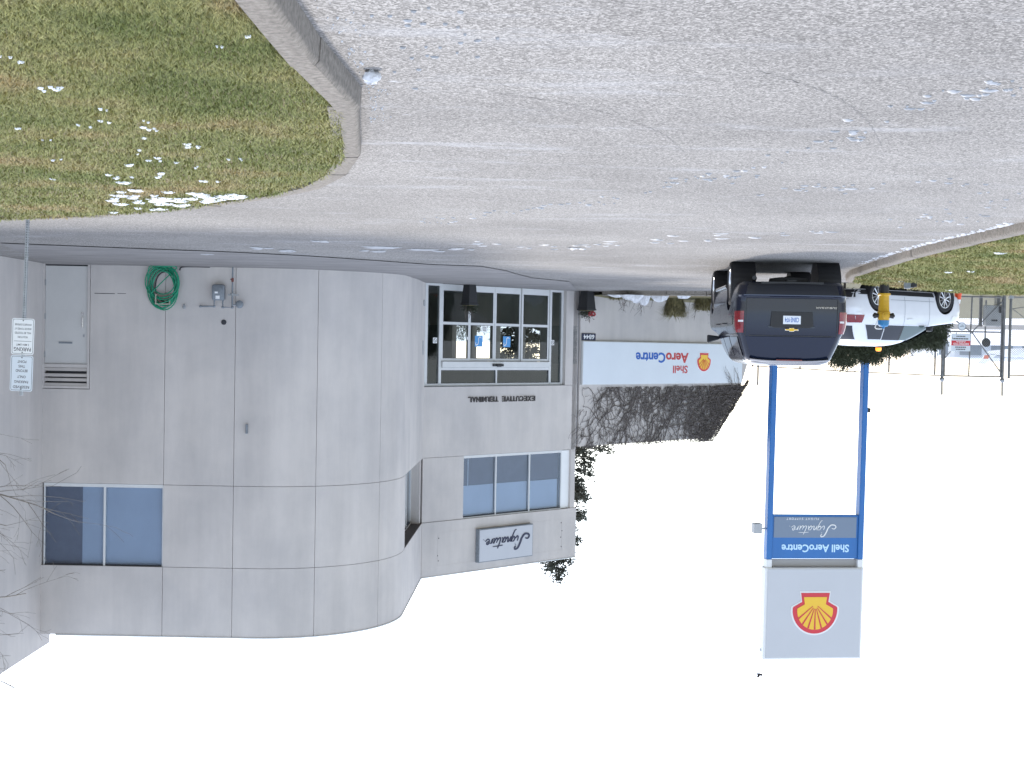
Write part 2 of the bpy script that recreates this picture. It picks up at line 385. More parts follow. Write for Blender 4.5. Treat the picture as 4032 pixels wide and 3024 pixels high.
SIG = [  # the flowing one-word logo, pen strokes in a box 0..10 x 0..4 (baseline 1.2)
 ([(1.0, 1.75), (.45, 1.9), (.1, 1.5), (.35, 1.05), (1.1, 1.0), (1.75, 1.7), (2.1, 2.6), (2.6, 3.5), (3.15, 3.75), (3.3, 3.45), (3.05, 3.1)], .26),
 ([(2.75, 2.15), (2.55, 1.5), (2.75, 1.2), (3.2, 1.7)], .17), ([(3.1, 2.75), (3.17, 2.85)], .2),
 ([(4.0, 2.1), (3.55, 2.1), (3.3, 1.55), (3.5, 1.25), (3.95, 1.75), (4.1, 2.2), (3.75, 1.0), (3.3, .1), (2.95, -.05)], .17),
 ([(4.35, 2.15), (4.1, 1.2), (4.5, 1.9), (4.85, 2.1), (4.75, 1.3), (5.0, 1.3), (5.3, 1.7)], .17),
 ([(6.0, 2.05), (5.55, 2.1), (5.25, 1.5), (5.45, 1.2), (5.85, 1.7), (6.05, 2.15), (5.9, 1.3), (6.15, 1.3)], .17),
 ([(7.05, 3.2), (6.6, 2.1), (6.4, 1.35), (6.65, 1.2), (7.0, 1.6)], .17), ([(5.9, 2.65), (6.8, 2.72), (8.1, 2.75)], .13),
 ([(7.3, 2.1), (7.05, 1.4), (7.3, 1.2), (7.75, 1.8), (7.9, 2.1), (7.7, 1.3), (7.95, 1.25)], .17),
 ([(8.3, 2.15), (8.1, 1.25), (8.4, 1.9), (8.75, 2.1)], .17),
 ([(8.9, 1.6), (9.35, 1.85), (9.3, 2.2), (8.95, 2.0), (8.85, 1.4), (9.15, 1.2), (9.7, 1.6)], .17), ([(9.95, 1.25), (10.0, 1.3)], .2)]
def signature(mb, tl, z0, wd, ht, o, thick, k=1.0):
    for pts, wid in SIG: ribbon(mb, pts, wid * k, o, thick, tl, z0, (wd / 10., ht / 4.))
def shell_poly(s=1.0, n=26):
    """emblem outline in -1..1, base at the bottom"""
    pts = [(-.63, -.92), (.63, -.92), (.575, -.52), (.95, -.30)]
    for i in range(n + 1):
        a = math.radians(-4) + math.radians(188) * i / n; pts.append((math.cos(a) * .98, -.17 + math.sin(a) * 1.07))
    pts += [(-.95, -.30), (-.575, -.52)]
    return [(x * s, y * s) for x, y in pts]
def shell_emblem(parent, fr, tc, zc, hw, hh, o, thick=.012):
    def put(name, poly, m, oo):
        mb = MB(); mb.prism([(tc - x * hw, zc + y * hh) for x, y in poly], oo, oo + thick); return mb.build(name, m, parent, fr)
    put('emblem_border', [(x * 1.08, y * 1.08) for x, y in shell_poly()], 'white', o)
    put('emblem_rim', shell_poly(), 'red', o + thick + .002)
    inner = [(x * .80, y * .80 + .0) for x, y in shell_poly()]
    put('emblem_shell', inner, 'yellow', o + 2 * thick + .004)
    mb = MB()
    for i in range(-3, 4):
        a = math.radians(90 + i * 22); b = Vector((i * .07, -.62)); e = Vector((math.cos(a) * .785, -.12 + math.sin(a) * .83))
        d = (e - b).normalized(); nn = Vector((-d.y, d.x))
        b2 = b + d * .42
        q = [b2 + nn * .012, b2 - nn * .012, e - nn * .035, e + nn * .035]
        mb.prism([(tc - p.x * hw, zc + p.y * hh) for p in q], o + 3 * thick + .006, o + 4 * thick + .006)
    mb.build('emblem_rib', 'red', parent, fr)

# ================================================================ SETTING
def lerp_tab(tab, q):
    if q <= tab[0][0]: return tab[0][1]
    for (a, b), (c, d) in zip(tab, tab[1:]):
        if q <= c: return b + (d - b) * (q - a) / (c - a)
    return tab[-1][1]
def ground(u, v, z=0.0):
    d = ray(u, v); return Vector((0, 0, CAMH)) + d * ((z - CAMH) / d.z)
b = MB(); b.add([(-3000, -400, -.32), (3000, -400, -.32), (3000, 5000, -.32), (-3000, 5000, -.32)], [(0, 1, 2, 3)])
prop(b.build('ground', 'field'), kind='structure')
b = MB(); b.grid(130, 124, lambda i, j: (-85 + 130 * i, -40 + 124 * j, gz(-85 + 130 * i, -40 + 124 * j)))
prop(b.build('road', 'asphalt'), kind='structure')
# concrete apron in front of the building, with its tarred edge joint
edge = [ground(0, 955), ground(500, 975), ground(900, 990), ground(1200, 1005), ground(1450, 1022), ground(1697, 1040), ground(1896, 1047), ground(1995, 1065), ground(2095, 1097), ground(2240, 1115)]
wallp = [(10.4, 31.5), (8.5, 31.5), (6.5, 31.5), (5.2, 31.5), (3.7, 32.3), (2.62, 34.3), (2.5, 37), (2.5, 39.8), (.2, 42.1), (-2.0, 44.3)]
b = MB(); k = len(edge)
def apt(i, j, up=.014):
    q = i * (k - 1); a = min(int(q), k - 2); f = q - a
    e = edge[a].lerp(edge[a + 1], f); wv = Vector((*wallp[a], 0)).lerp(Vector((*wallp[a + 1], 0)), f)
    p = e.lerp(wv, j); return (p.x, p.y, gz(p.x, p.y) + up)
b.grid(54, 14, apt); prop(b.build('pavement', 'apron'), kind='structure')
b = MB()
for i in range(120):
    i0, i1 = i / 120, (i + 1) / 120
    def off(q): return .012 + .01 * math.sin(q * 91) + .006 * math.sin(q * 233)
    p0, p1 = apt(i0, off(i0) * .3, .018), apt(i1, off(i1) * .3, .018)
    wv = .004 + .007 * (math.sin(i * 1.7) > .1)
    b.add([(p0[0], p0[1] - wv, p0[2]), (p1[0], p1[1] - wv, p1[2]), (p1[0], p1[1] + wv, p1[2]), (p0[0], p0[1] + wv, p0[2])], [(0, 1, 2, 3)])
prop(b.build('pavement_joint', 'tar'), kind='structure')

for pts in ([(-420, 690), (-150, 700), (0, 700), (200, 706), (330, 716), (450, 720), (610, 735)], [(1250, 250), (1500, 330), (1640, 420), (1700, 520)], [(300, 330), (620, 380), (900, 470), (1010, 560)]):
    b = MB(); P_ = catmull([tuple(ground(1600 + x * 1.0995, y * 1.1)) for x, y in pts], 24)
    for i in range(len(P_) - 1):
        wv = .003 + .005 * abs(math.sin(i * 2.1) * math.sin(i * .37)); jx = lambda k: .018 * math.sin(k * 1.9) + .012 * math.sin(k * 4.3)
        a, c = P_[i], P_[i + 1]; z = gz(a.x, a.y) + .004
        b.add([(a.x, a.y - wv + jx(i), z), (c.x, c.y - wv + jx(i + 1), z), (c.x, c.y + wv + jx(i + 1), z), (a.x, a.y + wv + jx(i), z)], [(0, 1, 2, 3)])
    prop(b.build('road_crack', 'tar'), kind='structure')
# ---- lawns
XIN = [(3, 1.24), (6.1, 1.24), (7.29, 1.23), (8.44, 1.17), (8.93, 1.13), (10.26, 1.27), (11.44, 1.4), (12.78, 1.73), (14.28, 2.39), (15.08, 2.92), (16.13, 3.75), (17.37, 5.17), (18.13, 6.58), (19.1, 9), (20, 14)]
def lawn_r(x, y): return .105 + .012 * math.sin(x * 1.7) * math.sin(y * 1.3)
b = MB(); b.grid(24, 60, lambda i, j: (lambda y: (lambda x: (x, y, lawn_r(x, y)))(lerp_tab(XIN, y) + .005 + (14.05 - lerp_tab(XIN, y)) * i))(3 + 17 * j))
prop(b.build('lawn', 'soil'), kind='structure')
XLT = [(8, -6.3), (15, -6.3), (21.2, -6.31), (24.6, -6.52), (28.45, -6.86), (31, -7.4), (33, -9.1), (34.6, -12)]
def lawn_l(x, y):
    e = clamp((lerp_tab(XLT, y) - x) / 2.2)
    z = .09 + (.155 * clamp((y - 17) / 14)) * e
    if y > 32.0: z -= (y - 32.0) * .20
    return z + .010 * math.sin(x * 1.9) * math.sin(y * 1.1)
b = MB(); b.grid(40, 56, lambda i, j: (lambda y: (lambda x: (x, y, lawn_l(x, y)))(lerp_tab(XLT, y) + .03 - (30) * i ** 1.5))(8 + 26.5 * j))
prop(b.build('lawn', 'soil'), kind='structure')
def blades(name, n, sample, hfun, label, hmin, hmax):
    P_ = sample(n); n = len(P_)
    z = np.array([hfun(x, y) for x, y in P_])
    base = np.column_stack([P_, z - .005])
    dist = np.clip(P_[:, 1] / 9., .8, 3.2)
    h = RNG.uniform(hmin, hmax, n) * (0.8 + .25 * dist); a = RNG.uniform(0, 2 * np.pi, n); wv = RNG.uniform(.0022, .0045, n) * dist ** 1.15
    side = np.column_stack([np.cos(a), np.sin(a), np.zeros(n)]) * wv[:, None]
    a2 = a + np.pi / 2 + RNG.normal(0, .5, n); ln = RNG.uniform(.15, 1.5, n) * h
    lean = np.column_stack([np.cos(a2) * ln, np.sin(a2) * ln, h * RNG.uniform(.55, 1, n)])
    V = np.empty((n, 5, 3)); V[:, 0] = base - side; V[:, 1] = base + side
    mid = base + lean * np.array([.35, .35, .6]); V[:, 2] = mid + side * .8; V[:, 3] = mid - side * .8; V[:, 4] = base + lean
    me = bpy.data.meshes.new(name); me.vertices.add(n * 5); me.vertices.foreach_set('co', V.ravel())
    idx = np.arange(n)[:, None] * 5
    loops = np.concatenate([idx + np.array([[0, 1, 2, 3]]), idx + np.array([[3, 2, 4]])], axis=1).ravel()
    me.loops.add(n * 7); me.loops.foreach_set('vertex_index', loops.astype(np.int32))
    st = (np.arange(n)[:, None] * 7 + np.array([[0, 4]])).ravel(); me.polygons.add(2 * n); me.polygons.foreach_set('loop_start', st.astype(np.int32))
    me.update(calc_edges=True); me.validate()
    return prop(link(name, me, 'grass'), label, 'grass', kind='stuff')
def samp_r(n):
    y = 5.4 / (1 - RNG.random(n * 2) * (1 - 5.4 / 20.)) ; x = .9 + RNG.random(n * 2) * (y * .42)
    xi = np.interp(y, [q[0] for q in XIN], [q[1] for q in XIN])
    ok = (x > xi - .012); return np.column_stack([x[ok], y[ok]])[:n]
def samp_l(n):
    y = 14.5 + 19 * RNG.random(n * 2) ; x = -6.3 - RNG.random(n * 2) * np.clip(y * .42 - 6.0, .3, 9)
    xi = np.interp(y, [q[0] for q in XLT], [q[1] for q in XLT])
    ok = x < xi; return np.column_stack([x[ok], y[ok]])[:n]
blades('grass', 190000, samp_r, lawn_r, 'patchy green and brown grass with snow scraps inside the broken kerb', .022, .05)
blades('grass', 110000, samp_l, lawn_l, 'bright green grass on the rise around the yellow hydrant', .025, .05)

# ---- curbs
def resample(path, step):
    out = []; path = [Vector((*p, 0)) for p in path]; L = [0]
    for a, c in zip(path, path[1:]): L.append(L[-1] + (c - a).length)
    n = max(1, round(L[-1] / step))
    for i in range(n + 1):
        d = L[-1] * i / n
        for j in range(len(path) - 1):
            if d <= L[j + 1] + 1e-6:
                out.append(path[j].lerp(path[j + 1], (d - L[j]) / (L[j + 1] - L[j]))); break
    return out
def curb(path, step, side, hgt, wid, kid):
    """stones along the road-side edge 'path'; side=+1: stone lies to the right of the path direction"""
    st = resample(path, step); hs = hgt if callable(hgt) else (lambda p: hgt)
    par = thing('curb', None, None, (st[0].x, st[0].y, 0), kind='structure')
    N = []
    for i, p in enumerate(st):
        t = (st[min(i + 1, len(st) - 1)] - st[max(i - 1, 0)]).normalized(); N.append(Vector((t.y, -t.x, 0)) * side)
    for i in range(len(st) - 1):
        a, c = st[i], st[i + 1]; t = (c - a).normalized(); sub = 4
        g = .006 + random.random() * .006; b = MB(); rows = []
        dh = random.uniform(-.006, .006); dn = random.uniform(-.008, .008)
        for k in range(sub + 1):
            f = k / sub; p = a.lerp(c, f) + t * (g if k == 0 else -g if k == sub else 0); nn = N[i].lerp(N[i + 1], f).normalized()
            hh = hs(p) + dh + random.uniform(-.002, .002); z0 = gz(p.x, p.y)
            j = lambda s=.0022: random.uniform(-s, s)
            rows.append([p + nn * dn + Vector((0, 0, z0 - .06)), p + nn * (.012 + dn + j()) + Vector((0, 0, z0 + hh * .78)), p + nn * (.035 + dn + j()) + Vector((0, 0, z0 + hh - .004)),
                         p + nn * (wid + dn + j()) + Vector((0, 0, z0 + hh + j(.0015))), p + nn * (wid + dn + .004) + Vector((0, 0, z0 - .06))])
        m = 5
        b.add([q for r_ in rows for q in r_], [(r * m + q, r * m + q + 1, (r + 1) * m + q + 1, (r + 1) * m + q) for r in range(sub) for q in range(m - 1)] + [tuple(range(m)), tuple(range(sub * m + m - 1, sub * m - 1, -1))])
        b.build('curb_stone', 'curb', par, smooth=50)
curb([(1.03, 3.0), (1.03, 6.6), (1.02, 7.57), (.965, 8.86)], 1.47, 1, .155, .155, 0)
curb([(.985, 8.9), (1.06, 9.66), (1.15, 10.5), (1.22, 11.3), (1.36, 12.2), (1.62, 13.1), (1.94, 13.95), (2.45, 14.75), (3.2, 15.75), (4.3, 16.85), (5.05, 17.5), (6.5, 18.32), (9, 19.3), (12, 19.95)], 1.2, 1, .118, .20, 1)
curb([(-6.13, 9), (-6.13, 17.1), (-6.13, 21.2), (-6.35, 24.6), (-6.69, 28.45), (-7.25, 31), (-9.0, 33.1), (-11.6, 34.6)], 1.5, -1, .12, .16, 2)

# ---- snow scraps on the lawns, ridge of grit and snow along the curb
def snow_blob(mb, c, rx, ry, h, n=11):
    ph = [random.uniform(.4, 1.25) for _ in range(n)]
    vs = [(c[0], c[1], c[2] + h)]
    for ring, hh in ((.55, .85), (1.0, 0.0)):
        for i in range(n):
            a = 2 * math.pi * i / n; q = ring * (ph[i] if ring == 1 else (ph[i] + 1) / 2)
            vs.append((c[0] + math.cos(a) * rx * q, c[1] + math.sin(a) * ry * q, c[2] + h * hh * random.uniform(.6, 1.1) - (.006 if hh == 0 else 0)))
    fs = [(0, 1 + i, 1 + (i + 1) % n) for i in range(n)] + [(1 + i, 1 + n + i, 1 + n + (i + 1) % n, 1 + (i + 1) % n) for i in range(n)]
    mb.add(vs, fs)
b = MB(); S_ = 1.8228
for (u, v, r_) in [(85, 183, .05), (130, 183, .03), (50, 132, .025), (8, 118, .02), (322, 280, .045), (220, 232, .03), (320, 262, .02), (420, 318, .05), (275, 355, .05), (345, 348, .05), (240, 265, .03), (490, 345, .03), (40, 275, .03), (110, 388, .03), (340, 376, .07), (260, 383, .06), (450, 388, .06), (540, 75, .03), (470, 97, .015), (300, 300, .03), (190, 272, .03), (115, 345, .03), (100, 300, .03), (430, 360, .03), (518, 345, .025), (300, 330, .03)]:
    p = ground(u * S_, v * S_, .12)
    for _ in range(4 if r_ > .04 else 2):
        q = r_ * random.uniform(.3, .75); x, y = p.x + random.gauss(0, r_ * 1.0), p.y + random.gauss(0, r_ * 1.6)
        snow_blob(b, (x, y, lawn_r(x, y) + .022), q, q * 1.3, .006 + q * .05)
for i in range(60):    # drift lying along the far edge of the island
    f = random.random(); u = 235 + 290 * f; v = random.gauss(432 - 12 * abs(f - .6), 7 + 6 * (1 - f)); v = min(v, lerp_tab([(0, 470), (235, 462), (350, 452), (440, 440), (520, 428)], u) - 3)
    p = ground(u * S_, v * S_, .12); q = random.uniform(.025, .09)
    snow_blob(b, (p.x, p.y, lawn_r(p.x, p.y) + .022), q * 1.2, q * 1.3, .012, 17)
prop(b.build('snow', 'snow', smooth=60, fix=False), 'scraps and a thin drift of melting snow on the patchy lawn', 'snow', kind='stuff')
b = MB()
for u, v in [(3280 + 1670 * .2712, 1050 + 110 * .2712), (3280 + 2010 * .2712, 1050 + 92 * .2712), (3740, 1130), (3935, 1014)]:
    p = ground(u, v, .2); snow_blob(b, (p.x, p.y, lawn_l(p.x, p.y) + .03), .10, .08, .015)
prop(b.build('snow', 'snow', smooth=60, fix=False), 'few small lumps of snow on the grass near the gate', 'snow', kind='stuff')
b = MB(); lump = ground(803 * S_, 153 * S_)
nlat, nlon = 8, 14; vs = []
for i in range(nlat + 1):
    th = math.pi * i / nlat
    for j in range(nlon):
        ph = 2 * math.pi * j / nlon; r_ = .05 * (1 + .14 * math.sin(3 * ph + i) + .1 * math.sin(5 * th + j * 2))
        vs.append((lump.x + r_ * math.sin(th) * math.cos(ph) * 1.05, lump.y + r_ * math.sin(th) * math.sin(ph), gz(lump.x, lump.y) + .034 + r_ * math.cos(th) * .82))
b.add(vs, [(i * nlon + j, i * nlon + (j + 1) % nlon, (i + 1) * nlon + (j + 1) % nlon, (i + 1) * nlon + j) for i in range(nlat) for j in range(nlon)])
o = b.build('snow_lump', 'dirtysnow', smooth=70); prop(o, 'round fist-sized lump of dirty snow on the asphalt beside the kerb end', 'snow lump')
b = MB()
for i in range(130):    # loose grit and crumbs of snow in the gutter
    y = random.uniform(5.5, 10.2); x = lerp_tab([(3, 1.0), (8.9, .95), (10.3, 1.08)], y) - abs(random.gauss(0, .07)) - .015
    r_ = random.uniform(.003, .011); snow_blob(b, (x, y, .002), r_, r_, r_ * .9, 6)
prop(b.build('gutter_grit', 'dirtysnow', fix=False), 'loose grit and crumbs lying along the foot of the broken kerb', 'grit', kind='stuff')
b = MB()
for i in range(170):
    y = random.uniform(17.2, 26); x = lerp_tab([(17, -6.1), (21.2, -6.1), (24.6, -6.3), (28, -6.6)], y) + abs(random.gauss(0, .06)) + .01
    r_ = random.uniform(.015, .05); snow_blob(b, (x, y, .0), r_, r_ * 1.8, r_ * .35, 7)
prop(b.build('gutter_snow', 'dirtysnow', fix=False), 'ragged line of packed snow along the kerb leading to the parked vehicles', 'snow', kind='stuff')
b = MB()
for (u, v, rx) in [(870, 535, .6), (930, 539, .5), (560, 535, .3), (450, 548, .25), (820, 541, .3), (980, 536, .3), (620, 541, .3), (1240, 535, .25), (700, 521, .22)]:
    p = ground(u * S_, v * S_)
    for _ in range(4):
        x, y = p.x + random.gauss(0, rx * .35), p.y + random.gauss(0, .12)
        snow_blob(b, (x, y, gz(x, y) + .012), rx * random.uniform(.2, .5), .10 * random.uniform(.6, 1.5), .012, 12)
def fleck_line(pts, n, spread, rmin, rmax):
    P_ = catmull([tuple(ground(1600 + x * 1.0995, y * 1.1)) for x, y in pts], 12)
    for i in range(n):
        q = random.random() * (len(P_) - 1); a_ = int(q); p = P_[a_].lerp(P_[min(a_ + 1, len(P_) - 1)], q - a_)
        x, y = p.x + random.gauss(0, spread), p.y + random.gauss(0, spread * 1.3); r_ = random.uniform(rmin, rmax)
        snow_blob(b, (x, y, gz(x, y) + .007), r_ * random.uniform(.8, 1.8), r_ * random.uniform(.5, 1.1), .006, 9)
fleck_line([(2200, 300), (2030, 330), (1800, 390), (1500, 515), (1200, 620), (980, 650), (700, 715), (450, 745), (250, 770), (60, 800)], 130, .12, .01, .035)
fleck_line([(2000, 650), (1700, 655), (1480, 672), (1330, 690)], 26, .22, .015, .045)
fleck_line([(1500, 830), (1100, 850), (600, 885), (230, 868)], 40, .25, .03, .09)
fleck_line([(2150, 690), (2000, 760), (1850, 800)], 30, .3, .015, .04)
fleck_line([(30, 40), (120, 160), (30, 290)], 26, .16, .008, .018)
prop(b.build('ice_patch', 'ice', smooth=60, fix=False), 'thin flat streaks and flecks of ice scattered over the asphalt', 'ice', kind='stuff')

# ================================================================ TERMINAL BUILDING
BLD = thing('terminal_building', 'two-storey light grey concrete terminal with rounded corner and angled glass entrance', 'building', (5.0, 36, 0))
RA, CX, CY = 3.15, 5.75, 34.6
L1 = 10.46 - CX; L2 = RA * math.pi / 2; L3 = 5.301
def wpath(s):
    """outline of the front wall: point and outward normal"""
    if s <= L1: return Vector((10.46 - s, 31.45, 0)), Vector((0, -1, 0))
    if s <= L1 + L2:
        f = (s - L1) / RA; return Vector((CX - RA * math.sin(f), CY - RA * math.cos(f), 0)), Vector((-math.sin(f), -math.cos(f), 0))
    q = (s - L1 - L2) / L3; return Vector((2.6 - .12 * q, 34.6 + 5.3 * q, 0)), Vector((-1, -.0226, 0)).normalized()
def slab(s0, s1, z0, z1, o0=-.15, o1=0.0):
    b = MB(); n = max(1, int((s1 - s0) / .16)) if (s1 > L1 and s0 < L1 + L2) else 1
    cuts = sorted(set([s0 + (s1 - s0) * i / n for i in range(n + 1)] + [q for q in (L1, L1 + L2) if s0 < q < s1]))
    vs = []
    for s in cuts:
        p, nn = wpath(s)
        for o_, z in ((o0, z0), (o1, z0), (o1, z1), (o0, z1)): vs.append(p + nn * o_ + Vector((0, 0, z)))
    k = len(cuts)
    fs = [(i * 4 + j, i * 4 + (j + 1) % 4, (i + 1) * 4 + (j + 1) % 4, (i + 1) * 4 + j) for i in range(k - 1) for j in range(4)] + [(0, 1, 2, 3), (k * 4 - 1, k * 4 - 2, k * 4 - 3, k * 4 - 4)]
    return b.add(vs, fs)
G_ = .0048
FL = frame(10.46, 31.45, 0, math.pi)
ST = frame(2.6, 34.6, 0, math.atan2(5.3, -.12))
BA = math.atan2(4.5, -4.51); BY = frame(2.48, 39.9, 0, BA); BL = math.hypot(4.51, 4.5)
RT = frame(-2.03, 44.4, 0, BA - math.pi / 2)
seams = [0, 2.73, 4.29, 6.13, 7.95, 10.0, L1 + L2 + L3]
b = MB(); b.prism([(1.06, -.03), (2.73 - G_, -.03), (2.73 - G_, 4.88 - G_), (0.0, 4.88 - G_), (0.0, 2.78), (1.06, 2.78)], -.15, 0); b.build('wall_panel', 'wall', BLD, FL)
for i in range(1, 6): slab(seams[i] + G_, seams[i + 1] - (G_ if i < 5 else 0), -.14, 4.88 - G_).build('wall_panel', 'wall', BLD, smooth=40)
for i in range(1, 5): slab(seams[i] + G_, seams[i + 1] - G_, 4.88 + G_, 6.72 - G_).build('wall_panel', 'wall', BLD, smooth=40)
for i in range(0, 6): slab(seams[i] + (G_ if i else 0), seams[i + 1] - (G_ if i < 5 else 0), 6.72 + G_, 8.27).build('wall_panel', 'wall', BLD, smooth=40)
b = slab(2.6, seams[-1], -.14, 4.87, -.24, -.16); b.v += []; b.build('joint_backing', 'joint', BLD)
slab(2.74, 9.98, 4.87, 6.75, -.24, -.16).build('joint_backing', 'joint', BLD)
slab(0, seams[-1], 6.75, 8.2, -.24, -.16).build('joint_backing', 'joint', BLD)
slab(0.35, seams[-1] + .02, 8.272, 8.30, -.27, .018).build('coping', 'alu', BLD, smooth=40)
# wing running towards the road, with its projecting parapet band
b = MB(); b.box(10.445, 10.75, 19, 32.1, -.05, 8.60); b.build('wall_panel', 'wall_side', BLD)
# bay panels
def bayp(t0, t1, z0, z1, o0=-.15, o1=0., m='wall', nm='wall_panel'):
    b = MB(); b.box(t0, t1, o0, o1, z0, z1); return b.build(nm, m, BLD, BY)
bayp(5.835, BL + .02, -.16, 2.86 - G_); bayp(0.0, BL + .02, 2.86 + G_, 4.88 - G_); bayp(0, 1.585, 4.88 + G_, 6.72 - G_)
bayp(-.01, BL + .07, 6.72 + G_, 8.272, -.17, .02)
bayp(5.80, 6.26, 4.90, 6.71, -.25, -.07, 'white', 'end_panel'); bayp(-.02, .075, -.14, 2.85, -.3, -.10)
bayp(0, BL, 2.88, 4.86, -.24, -.16, 'joint', 'joint_backing'); bayp(0, 1.58, 4.87, 6.75, -.24, -.16, 'joint', 'joint_backing'); bayp(0, BL, 6.75, 8.2, -.24, -.175, 'joint', 'joint_backing')
bayp(-.02, BL + .08, 8.274, 8.302, -.27, .035, 'alu', 'coping')
# patched rectangle left by an older sign, and its anchors
b = MB()
for (t0, t1, z0, z1) in ((.6, 5.8, 7.035, 7.043), (.6, 5.8, 7.99, 7.998), (.6, .608, 7.043, 7.99), (5.792, 5.8, 7.043, 7.99)): b.box(t0, t1, .0205, .0235, z0, z1)
b.build('old_sign_trace', 'wall_side', BLD, BY)
b = MB()
for t, z in ((.63, 7.2), (.63, 7.85), (.6, 7.7), (5.76, 7.15), (5.8, 7.4), (5.75, 7.6), (5.78, 7.9), (2.9, 8.02)): b = MB(); b.lathe([(.014, 0), (.014, .012)], 8, 'y', (t, .02, z)); b.build('anchor', 'dark_frame', BLD, BY)
# return wall behind the entrance: glazed at eye level so that daylight shows through the lobby
for z0, z1, nm in ((-.16, 1.0, 'rear_wall'), (2.2, 8.25, 'rear_wall')):
    b = MB(); b.box(0, 7.0, -.2, 0, z0, z1); b.build(nm, 'wall_side', BLD, RT)
for i, t in enumerate((0, 1.15, 2.3, 3.45, 4.6, 5.6)):
    b = MB(); b.box(t, t + (1.38 if i == 5 else 1.12 if i == 0 else .30), -.2, -.001, 1.001, 2.199); b.build('rear_mullion', 'interior', BLD, RT)
for (p, q) in (((2.94, 49.33), (24, 49.33)), ((24, 49.33), (24, 19)), ((24, 19), (10.8, 19))):
    p, q = Vector((*p, 0)), Vector((*q, 0)); dv = q - p
    b = MB(); b.box(0, dv.length, -.2, 0, -.3, 8.25); b.build('rear_wall', 'wall_side', BLD, frame(p.x, p.y, 0, math.atan2(dv.y, dv.x)))
foot = [(10.7, 19.2), (10.7, 31.7)] + [tuple((wpath(s)[0] - wpath(s)[1] * .25)[:2]) for s in (1, 3, 4.7, 5.7, 6.7, 7.7, 8.7, 9.66, 12, 14.9)] + [(-1.7, 44.45), (2.95, 49.1), (23.8, 49.1), (23.8, 19.2)]
for z0, z1, nm, m in ((7.55, 7.7, 'roof', 'roof'), (3.0, 3.2, 'floor_slab', 'interior')):
    b = MB(); b.prism(foot, z0, z1, 'xy'); b.build(nm, m, BLD)
b = MB(); b.prism([(2.7, 40.2), (-1.75, 44.4), (3, 49.1), (8, 45)], -.2, -.085, 'xy'); b.build('lobby_floor', 'floor_in', BLD)
b = MB(); b.box(.2, 6.2, -7.0, -6.8, -.1, 3.0); b.box(-.1, .1, -7, -.4, -.1, 3.0); b.build('lobby_wall', 'interior', BLD, BY)
b = MB(); b.box(.4, 2.4, -3.4, -2.7, -.08, 1.02); b.box(.3, 2.5, -3.5, -2.6, 1.02, 1.07); b.build('lobby_counter', 'interior', BLD, BY)

def window(fr, t0, t1, z0, z1, mull, o, sill=.07, shades=(), fw=.045, deep=1.2, cords=()):
    """window part with its frame, panes, shades; the room behind is closed off by a dark wall"""
    f = MB()
    f.box(t0, t1, o - .05, o + .02, z0, z0 + sill); f.box(t0, t1, o - .05, o + .015, z1 - fw * .7, z1)
    f.box(t0, t0 + fw * .6, o - .05, o + .01, z0 + sill, z1 - fw * .7); f.box(t1 - fw * .6, t1, o - .05, o + .01, z0 + sill, z1 - fw * .7)
    for q in mull: f.box(q - fw / 2, q + fw / 2, o - .05, o + .016, z0 + sill, z1 - fw * .7)
    fo = f.build('window', 'alu', BLD, fr)
    g = MB(); g.box(t0 + fw * .6, t1 - fw * .6, o + .0005, o + .008, z1 - fw * .7 - .035, z1 - fw * .7); g.build('head_gasket', 'dark_frame', fo, fr)
    ed = [t0 + fw * .6] + [q for q in mull] + [t1 - fw * .6]
    for a, c in zip(ed, ed[1:]):
        a2 = a + (fw / 2 if a in mull else 0); c2 = c - (fw / 2 if c in mull else 0)
        g = MB(); g.box(a2, c2, o - .032, o - .024, z0 + sill, z1 - fw * .7); g.build('pane', 'glass', fo, fr)
    for (a, c, d, e, m) in shades:
        g = MB(); g.box(a, c, o - .075, o - .07, d, e); g.build('shade', m, fo, fr)
    for q in cords:
        g = MB(); g.box(q[0] - .008, q[0] + .008, o - .066, o - .06, q[1], q[2]); g.build('blind_cord', 'white', fo, fr)
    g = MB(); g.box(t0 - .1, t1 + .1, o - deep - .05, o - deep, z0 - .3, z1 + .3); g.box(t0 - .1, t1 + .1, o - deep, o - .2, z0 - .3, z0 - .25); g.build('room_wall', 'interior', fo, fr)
    return fo
window(FL, .05, 2.725, 4.885, 6.755, [1.41], -.06, .075, [(.08, .895, 4.96, 6.74, 'shade_dark'), (.897, 1.40, 4.96, 6.74, 'shade'), (1.42, 2.70, 4.96, 6.74, 'shade')])
window(BY, 1.59, 5.80, 4.885, 6.72, [2.945, 4.375], -.06, .075, [(1.62, 2.92, 5.775, 6.70, 'shade'), (2.97, 4.35, 5.775, 6.70, 'shade'), (4.40, 5.70, 5.78, 6.70, 'shade'), (1.62, 2.92, 4.97, 5.77, 'shade_dark'), (2.97, 4.35, 4.97, 5.77, 'shade_dark'), (4.40, 5.74, 4.97, 5.77, 'shade_dark')], cords=((1.87, 5.0, 5.78), (3.03, 5.0, 5.78)))
wo = window(ST, .42, 5.0, 4.885, 6.70, [1.4, 2.5, 3.7], -.30, .07, [(.45, 3.5, 5.0, 6.65, 'shade_dark')])
b = MB(); b.box(.36, 5.15, -.55, -.004, 6.705, 6.725); b.build('soffit', mat('soffit_brown', (.09, .075, .065), .8), wo, ST)
b = MB(); b.box(.36, 5.15, -.55, -.152, 4.80, 4.884); b.build('sill', 'wall', wo, ST)
b = MB(); b.box(5.02, 5.28, -.4, -.05, 4.885, 6.704); b.build('jamb', 'wall', wo, ST)

